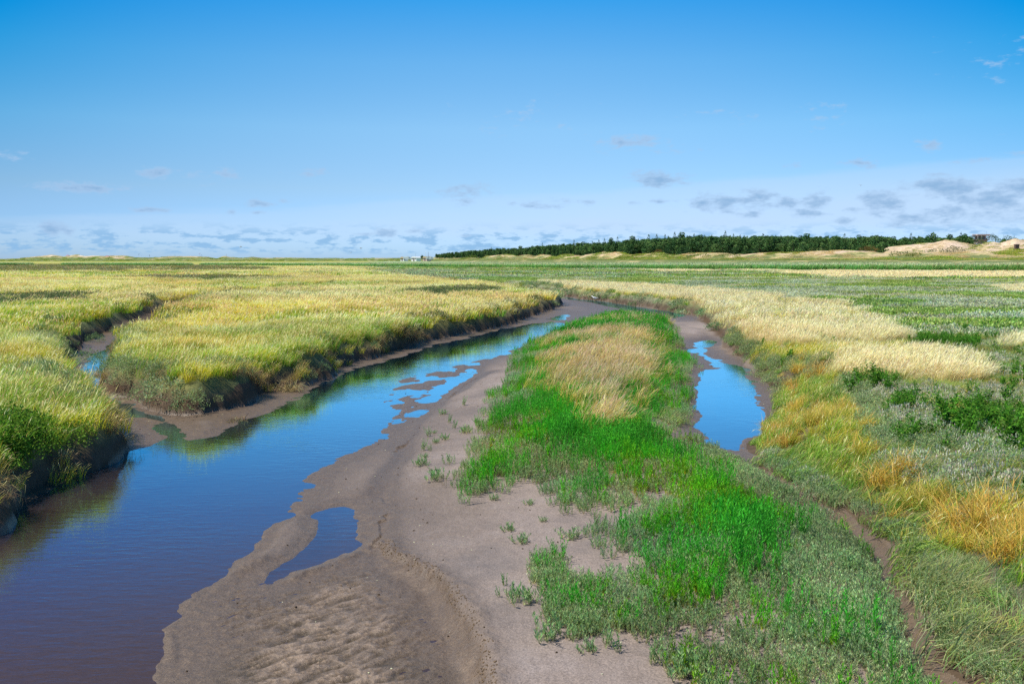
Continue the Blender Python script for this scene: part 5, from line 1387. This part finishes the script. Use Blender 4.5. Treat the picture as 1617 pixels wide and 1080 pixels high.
WD = [(1380, 614, 0, 1.15, 'tall dark leafy weed right of the cream grass, left of the grey mats'), (1348, 620, 1, .9, 'leafy weed shorter than and left of the tall one'), (1405, 620, 2, .85, 'low leafy weed right of the tall dark one'), (1432, 655, 1, 1.0, 'dark leafy weed poking through the grey mats'),
      (1495, 680, 0, 1.25, 'large leafy weed at the left of the big green thicket'), (1522, 690, 2, 1.2, 'large leafy weed in the middle of the big green thicket'), (1560, 678, 1, 1.0, 'leafy weed above the big green thicket'), (1598, 700, 0, 1.1, 'leafy weed at the right end of the big green thicket'), (1238, 582, 2, .7, 'small green weed on the bank crest above the right pool'),
      (979, 507, 0, 1.3, 'dark green leafy plant on the far tip of the island'), (952, 508, 1, .8, 'small leafy plant left of the tall one on the island tip'), (836, 546, 2, .6, 'single dark sprout on the left rim of the island')]
for (u, v, k, s, lab) in WD:
    single('leafy_plant', 'weed%d' % k, lambda k=k: weed(1200 + k, .5, 12), u, v, .6, lab, 'plant', 'leafy plants rising above the cover', s)
SH = [(262, 634, 0, 1.9, 'large rounded grey-green shrub at the tip of the left promontory'), (232, 630, 1, 1.4, 'smaller grey-green shrub left of the large rounded one'), (298, 646, 1, 1.3, 'grey-green shrub hanging over the mud right of the large one'), (195, 607, 0, 1.5, 'grey-green shrub on the creek side of the promontory'),
      (140, 575, 2, 1.7, 'dark green shrub drooping over the left creek bank'), (150, 540, 2, 1.3, 'dark shrub higher up the left creek bank'), (185, 525, 0, 1.1, 'grey shrub at the head of the left creek')]
for (u, v, k, s, lab) in SH:
    single('bank_shrub', 'psh%d' % k, lambda k=k: shrub(1300 + k, 900, .30, .30, .030, .014, [(.22, .30, .165), (.25, .32, .20), (.12, .215, .11)][k], [(.32, .38, .26), (.17, .25, .12), (.18, .26, .15)][k], .35), u, v, .3, lab, 'shrub', 'shrubs on the left creek bank', s)
single('straw_mop', 'mop', lambda: grass(1400, 300, .30, .62, .010, (.36, .30, .19), (.46, .38, .25), 0, lean=(1.0, 2.3), dirsd=1.4, dry=.3, dryc=(.24, .19, .13)), 455, 615, .2, 'mop of dead straw slumped at the water edge of the left bank', 'dead grass', None, 1.0, R(-40))
single('wrack_heap', 'wrack', lambda: grass(1401, 160, .22, .34, .010, (.17, .13, .09), (.30, .24, .16), 0, lean=(1.3, 2.0), dirsd=2.5, dry=.4, dryc=(.10, .08, .06)), 375, 665, .05, 'small heap of dark wrack at the water edge below the promontory', 'wrack', None, .9)
for (u, v, s, lab) in ((1010, 690, 1.0, 'dead purple-brown stems lying in the green of the island'), (940, 690, .8, 'grey dead twigs below the golden island grass'), (1020, 735, .6, 'small bundle of dead stalks lower in the island green')):
    single('dead_stems', 'dead', lambda: upright(1500, 14, .25, .30, .02, .006, (.33, .25, .24), (.25, .19, .17), per=8, lean=.7), u, v, .6, lab, 'dead plant', 'dead stems on the island', s)

# shells and clods on the mud: nobody would count them
b_ = proto_coll('shells')
g = np.random.default_rng(5)
for i, (cc, fl) in enumerate((((.72, .70, .66), .4), ((.07, .05, .04), .6))):
    v_, f_ = [], []
    for a in range(5):
        for k in range(8): t = k * .785; rr_ = math.sin((a + .3) / 5 * 3.1) * (1 + .2 * math.sin(k * 2.3 + i)); v_.append((rr_ * math.cos(t), rr_ * .7 * math.sin(t), fl * math.cos((a + .3) / 5 * 3.1)))
    f_ = np.array([(a * 8 + k, a * 8 + (k + 1) % 8, (a + 1) * 8 + (k + 1) % 8, (a + 1) * 8 + k) for a in range(4) for k in range(8)])
    add_proto(b_, i, (np.array(v_), f_, np.tile(cc, (len(v_), 1))))
x, y = candidates(6, 30, 9, 34); z, wet, C, W, I = terrain(x, y)
k = (C < -.05) & (W > .15) & (I > .1) & (rng.uniform(0, 1, len(x)) < .35 + .4 * (fbm(x, y, .8, 2, 77) - .3)); n = k.sum(); pr = rng.uniform(0, 1, n)
bb = Bin(); bb.add(x[k], y[k], z[k] + .003, np.where(pr < .45, 0, 1), rng.uniform(0, 6.28, n), rng.uniform(.005, .014, n) * np.where(pr < .45, .8, 1.2), np.ones((n, 3)))
x, y = candidates(6, 16, 900, 30); q = lat('R', x, y) + .10 * (fbm(x, y, .35, 3, 46) - .5); z = terrain(x, y)[0]
k = (np.abs(q - .02) < .11 * fbm(x, y, .5, 2, 78)) & (lat('W', x, y) > .25); n = k.sum()
bb.add(x[k], y[k], z[k], np.ones(n, int), rng.uniform(0, 6.28, n), rng.uniform(.004, .012, n), np.ones((n, 3)) * rng.uniform(1.2, 3.0, (n, 1)))
bb.build('shell_grit', 'white shell bits and dark clods strewn over the mud', 'shells', 'shells')

# ------------------------------------------------------------------ light
SUN_EL, SUN_AZ = 58.0, -100.0        # azimuth from straight ahead, negative to the left
su = bpy.data.lights.new('sun', 'SUN'); su.energy = 4.0; su.angle = R(.5); su.color = (1, .95, .86)
so = bpy.data.objects.new('sun', su); COL.objects.link(so)
so.rotation_euler = (R(90 - SUN_EL), 0, -R(SUN_AZ) + math.pi); so.location = (-30, 10, 40)

wd = bpy.data.worlds.new('World'); sc.world = wd; wd.use_nodes = True
nt = wd.node_tree; nt.nodes.clear()
out = nt.nodes.new('ShaderNodeOutputWorld'); bg = nt.nodes.new('ShaderNodeBackground'); bg.inputs[1].default_value = .108
tc = N(nt, 'ShaderNodeTexCoord'); DIR = tc.outputs['Generated']
sky = N(nt, 'ShaderNodeTexSky', sky_type='NISHITA', sun_disc=False, sun_elevation=R(SUN_EL), sun_rotation=R(SUN_AZ), altitude=0, air_density=1.0, dust_density=.35, ozone_density=2.2)
# azimuth / elevation of the view direction
sep = N(nt, 'ShaderNodeSeparateXYZ'); L(nt, DIR, sep.inputs[0])
def M(op, a, b=None, c=None, clamp=False):
    n = N(nt, 'ShaderNodeMath', operation=op, use_clamp=clamp)
    for i, q in enumerate((a, b, c)):
        if q is None: continue
        if isinstance(q, (int, float)): n.inputs[i].default_value = q
        else: L(nt, q, n.inputs[i])
    return n.outputs[0]
hyp = M('SQRT', M('ADD', M('MULTIPLY', sep.outputs[0], sep.outputs[0]), M('MULTIPLY', sep.outputs[1], sep.outputs[1])))
EL = M('DIVIDE', sep.outputs[2], hyp); AZ = M('ARCTAN2', sep.outputs[0], sep.outputs[1])
# the polarised sky of the photograph deepens quickly with height: the sky is looked up higher and filtered by elevation
zz = M('MULTIPLY', sep.outputs[2], 2.2); cv = N(nt, 'ShaderNodeCombineXYZ'); L(nt, sep.outputs[0], cv.inputs[0]); L(nt, sep.outputs[1], cv.inputs[1]); L(nt, zz, cv.inputs[2])
nv = N(nt, 'ShaderNodeVectorMath', operation='NORMALIZE'); L(nt, cv.outputs[0], nv.inputs[0]); L(nt, nv.outputs[0], sky.inputs[0])
fr = N(nt, 'ShaderNodeValToRGB'); L(nt, M('DIVIDE', EL, .75, clamp=True), fr.inputs[0])
el = fr.color_ramp.elements
FILT = [(.0, (.33, .58, 1.10)), (.022, (.46, .66, 1.0)), (.076, (.75, .85, .885)), (.142, (.82, 1.08, 1.06)), (.213, (.58, 1.08, 1.16)), (.285, (.17, .95, 1.24)), (.42, (.26, .88, 1.15)), (.75, (.95, 1.0, 1.0))]
while len(el) < len(FILT): el.new(.5)
for e_, (p_, c_) in zip(el, FILT): e_.position = p_ / .75; e_.color = tuple(q_ / 1.3 for q_ in c_) + (1,)
azc = M('MINIMUM', M('MAXIMUM', AZ, -.75), .75)
azf = M('MULTIPLY', M('MULTIPLY_ADD', azc, .46, 1.43), M('MULTIPLY_ADD', M('MULTIPLY', azc, azc), -.55, 1.0))
rf = M('MAXIMUM', M('SUBTRACT', 1.0, M('MULTIPLY', M('MULTIPLY', M('MULTIPLY', azc, azc), 4.6), M('POWER', M('DIVIDE', EL, .285, clamp=True), 1.5))), .02)
rv = N(nt, 'ShaderNodeCombineXYZ'); L(nt, M('SUBTRACT', 1.0, M('MULTIPLY', M('MULTIPLY', M('MULTIPLY', azc, azc), .75), M('DIVIDE', EL, .285, clamp=True))), rv.inputs[1]); rv.inputs[2].default_value = 1; L(nt, rf, rv.inputs[0])
rm_ = N(nt, 'ShaderNodeVectorMath', operation='MULTIPLY'); L(nt, fr.outputs[0], rm_.inputs[0]); L(nt, rv.outputs[0], rm_.inputs[1])
sv = N(nt, 'ShaderNodeVectorMath', operation='MULTIPLY'); L(nt, sky.outputs[0], sv.inputs[0]); L(nt, rm_.outputs[0], sv.inputs[1])
sv2 = N(nt, 'ShaderNodeVectorMath', operation='SCALE'); L(nt, sv.outputs[0], sv2.inputs[0])
L(nt, M('MULTIPLY', azf, 1.0), sv2.inputs['Scale'])
SKYC = sv2.outputs[0]
# clouds
def azel(u, v):
    xr, yr = (u - 808.5) / F0, (540 - v) / F0; d = (xr, CP + yr * SP, -SP + yr * CP)
    return math.atan2(d[0], d[1]), d[2] / math.hypot(d[0], d[1])
AE = N(nt, 'ShaderNodeCombineXYZ'); L(nt, AZ, AE.inputs[0]); L(nt, EL, AE.inputs[1]); AEV = AE.outputs[0]
def NZ(scale, sx, sy, detail=5.0, rough=.55, off=(0, 0, 0)):
    mp = N(nt, 'ShaderNodeMapping'); mp.inputs['Scale'].default_value = (sx, sy, 1); mp.inputs['Location'].default_value = off; L(nt, AEV, mp.inputs[0])
    n = N(nt, 'ShaderNodeTexNoise', i_Scale=scale, i_Detail=detail, i_Roughness=rough); L(nt, mp.outputs[0], n.inputs['Vector']); return n.outputs[0]
def SM(a, b, x):
    n = N(nt, 'ShaderNodeMapRange', interpolation_type='SMOOTHSTEP'); n.inputs[1].default_value = a; n.inputs[2].default_value = b; L(nt, x, n.inputs[0]); return n.outputs[0]
CL = [(1160, 318, 62, 13, 1), (1195, 309, 26, 12, 1), (1110, 320, 25, 7, .8), (1240, 319, 20, 9, .9), (1290, 314, 24, 13, .95), (1268, 338, 14, 7, .8), (1295, 338, 16, 5, .7), (1345, 331, 16, 6, .8), (1333, 348, 14, 6, .8), (1398, 322, 34, 13, 1), (1385, 330, 24, 8, .8), (1440, 343, 36, 9, .9), (1495, 296, 48, 15, 1.05),
      (1515, 316, 26, 9, .9), (1500, 333, 32, 12, .95), (1495, 348, 14, 5, .7), (1575, 320, 48, 20, 1.1), (1610, 300, 30, 14, 1), (1560, 336, 30, 8, .9), (1480, 312, 12, 6, .7), (1148, 335, 12, 5, .7), (1186, 337, 18, 5, .7), (1085, 334, 10, 4, .6),
      (1045, 284, 45, 11, .85), (1080, 290, 14, 5, .6), (1000, 226, 58, 14, .62), (885, 203, 24, 8, .35), (1298, 178, 30, 12, .38), (1572, 90, 36, 18, .26), (1472, 227, 16, 8, .6), (1360, 258, 30, 7, .75), (1525, 256, 28, 6, .6), (1255, 262, 18, 4, .4), (1580, 214, 14, 4, .4), (1612, 242, 16, 5, .6), (1148, 180, 40, 8, .25), (820, 185, 60, 14, .2),
      (148, 297, 50, 7, .85), (250, 275, 18, 7, .7), (308, 277, 22, 8, .75), (353, 275, 16, 8, .7), (312, 294, 18, 5, .6), (492, 273, 26, 8, .55), (18, 247, 22, 6, .7), (238, 331, 24, 4, .85), (408, 322, 22, 6, .9), (448, 317, 12, 4, .7), (368, 336, 14, 4, .8), (404, 336, 10, 3, .7), (742, 303, 34, 13, .65), (735, 318, 20, 6, .6), (855, 323, 34, 7, .7), (808, 323, 10, 4, .6),
      (930, 320, 14, 4, .6), (1003, 321, 12, 3.5, .6), (1040, 319, 12, 3.5, .6), (80, 363, 18, 8, .9), (108, 367, 12, 5, .7), (610, 368, 18, 7, .7), (655, 366, 12, 4, .7), (735, 372, 12, 3.5, .7), (570, 370, 18, 4, .7)]
acc = None
wob = NZ(22, 1, 2.2, 6, .6); wob2 = NZ(70, 1, 2.4, 5, .6, (3, 1, 0))
for (u, v, su_, sv_, st) in CL:
    a, e = azel(u, v)
    d = N(nt, 'ShaderNodeVectorMath', operation='MULTIPLY_ADD'); L(nt, AEV, d.inputs[0])
    kx, ky = F0 / su_ / 1.25, F0 / sv_ / 1.25
    d.inputs[1].default_value = (kx, ky, 0); d.inputs[2].default_value = (-a * kx, -e * ky, 0)
    ln = N(nt, 'ShaderNodeVectorMath', operation='LENGTH'); L(nt, d.outputs[0], ln.inputs[0])
    q = M('MULTIPLY_ADD', ln.outputs['Value'], -st * .75, st)
    acc = q if acc is None else M('MAXIMUM', acc, q)
dens = M('ADD', acc, M('MULTIPLY', M('ADD', M('MULTIPLY', M('SUBTRACT', wob, .5), 1.9), M('MULTIPLY', M('SUBTRACT', wob2, .5), 1.5)), 1.0))
cum = SM(.17, .80, dens)
# low bank of small clouds along the left horizon
a0, e0 = azel(300, 382)
lowband = M('MULTIPLY', SM(.002, .010, EL), SM(.042, .022, EL))
lowb = M('MULTIPLY', SM(.47, .60, NZ(36, 1, 3.2, 6, .62, (7, 2, 0))), lowband)
# the pale veil: its upper edge climbs to the right
eu = [azel(0, 347), azel(500, 322), azel(900, 301), azel(1617, 283)]
edge = M('ADD', M('MULTIPLY_ADD', AZ, .058, eu[2][1] - .058 * eu[2][0] - .001), M('MULTIPLY', M('SUBTRACT', NZ(9, .7, 6, 6, .6, (1, 5, 0)), .5), .020))
vd = M('SUBTRACT', edge, EL)
veil = M('MULTIPLY', SM(-.004, .006, vd), M('MULTIPLY_ADD', SM(.0, .045, vd), .62, .38))
veil = M('MULTIPLY', veil, M('MULTIPLY_ADD', NZ(8, .6, 3, 3, .5, (4, 4, 0)), .35, .62))
veil = M('MULTIPLY', veil, M('MULTIPLY_ADD', SM(.004, .040, EL), .55, .45))
def MIXC(f, a, col):
    n = N(nt, 'ShaderNodeMix', data_type='RGBA'); L(nt, f, n.inputs[0]); L(nt, a, n.inputs[6]); n.inputs[7].default_value = col; return n.outputs[2]
CS = 1 / .108 / 2 ** .75   # colours below are display values
k_ = lambda r, g_, b__: (r * CS, g_ * CS, b__ * CS, 1)
c1 = MIXC(veil, SKYC, k_(.56, .73, .96))
c2 = MIXC(M('MULTIPLY', lowb, .85), c1, k_(.26, .50, .80))
cl_ = N(nt, 'ShaderNodeMix', data_type='RGBA'); L(nt, SM(.45, 1.25, dens), cl_.inputs[0]); cl_.inputs[6].default_value = k_(.40, .585, .84); cl_.inputs[7].default_value = k_(.25, .44, .70)
c3n = N(nt, 'ShaderNodeMix', data_type='RGBA'); L(nt, M('MULTIPLY', cum, .85), c3n.inputs[0]); L(nt, c2, c3n.inputs[6]); L(nt, cl_.outputs[2], c3n.inputs[7]); c3 = c3n.outputs[2]
L(nt, c3, bg.inputs[0]); L(nt, bg.outputs[0], out.inputs[0])

# ------------------------------------------------------------------ camera and view
cam = bpy.data.cameras.new('camera'); cam.sensor_width = 36; cam.lens = F0 / 1617 * 36; cam.clip_start = .1; cam.clip_end = 20000
co = bpy.data.objects.new('camera', cam); COL.objects.link(co); co.location = (0, 0, CAMH); co.rotation_euler = (R(90) - PITCH, 0, 0)
sc.camera = co
sc.view_settings.view_transform = 'Standard'; sc.view_settings.look = 'None'; sc.view_settings.gamma = 1; sc.view_settings.exposure = .75
sc.cycles.max_bounces = 8; sc.cycles.transparent_max_bounces = 16; sc.cycles.diffuse_bounces = 3
sc.cycles.use_denoising = False
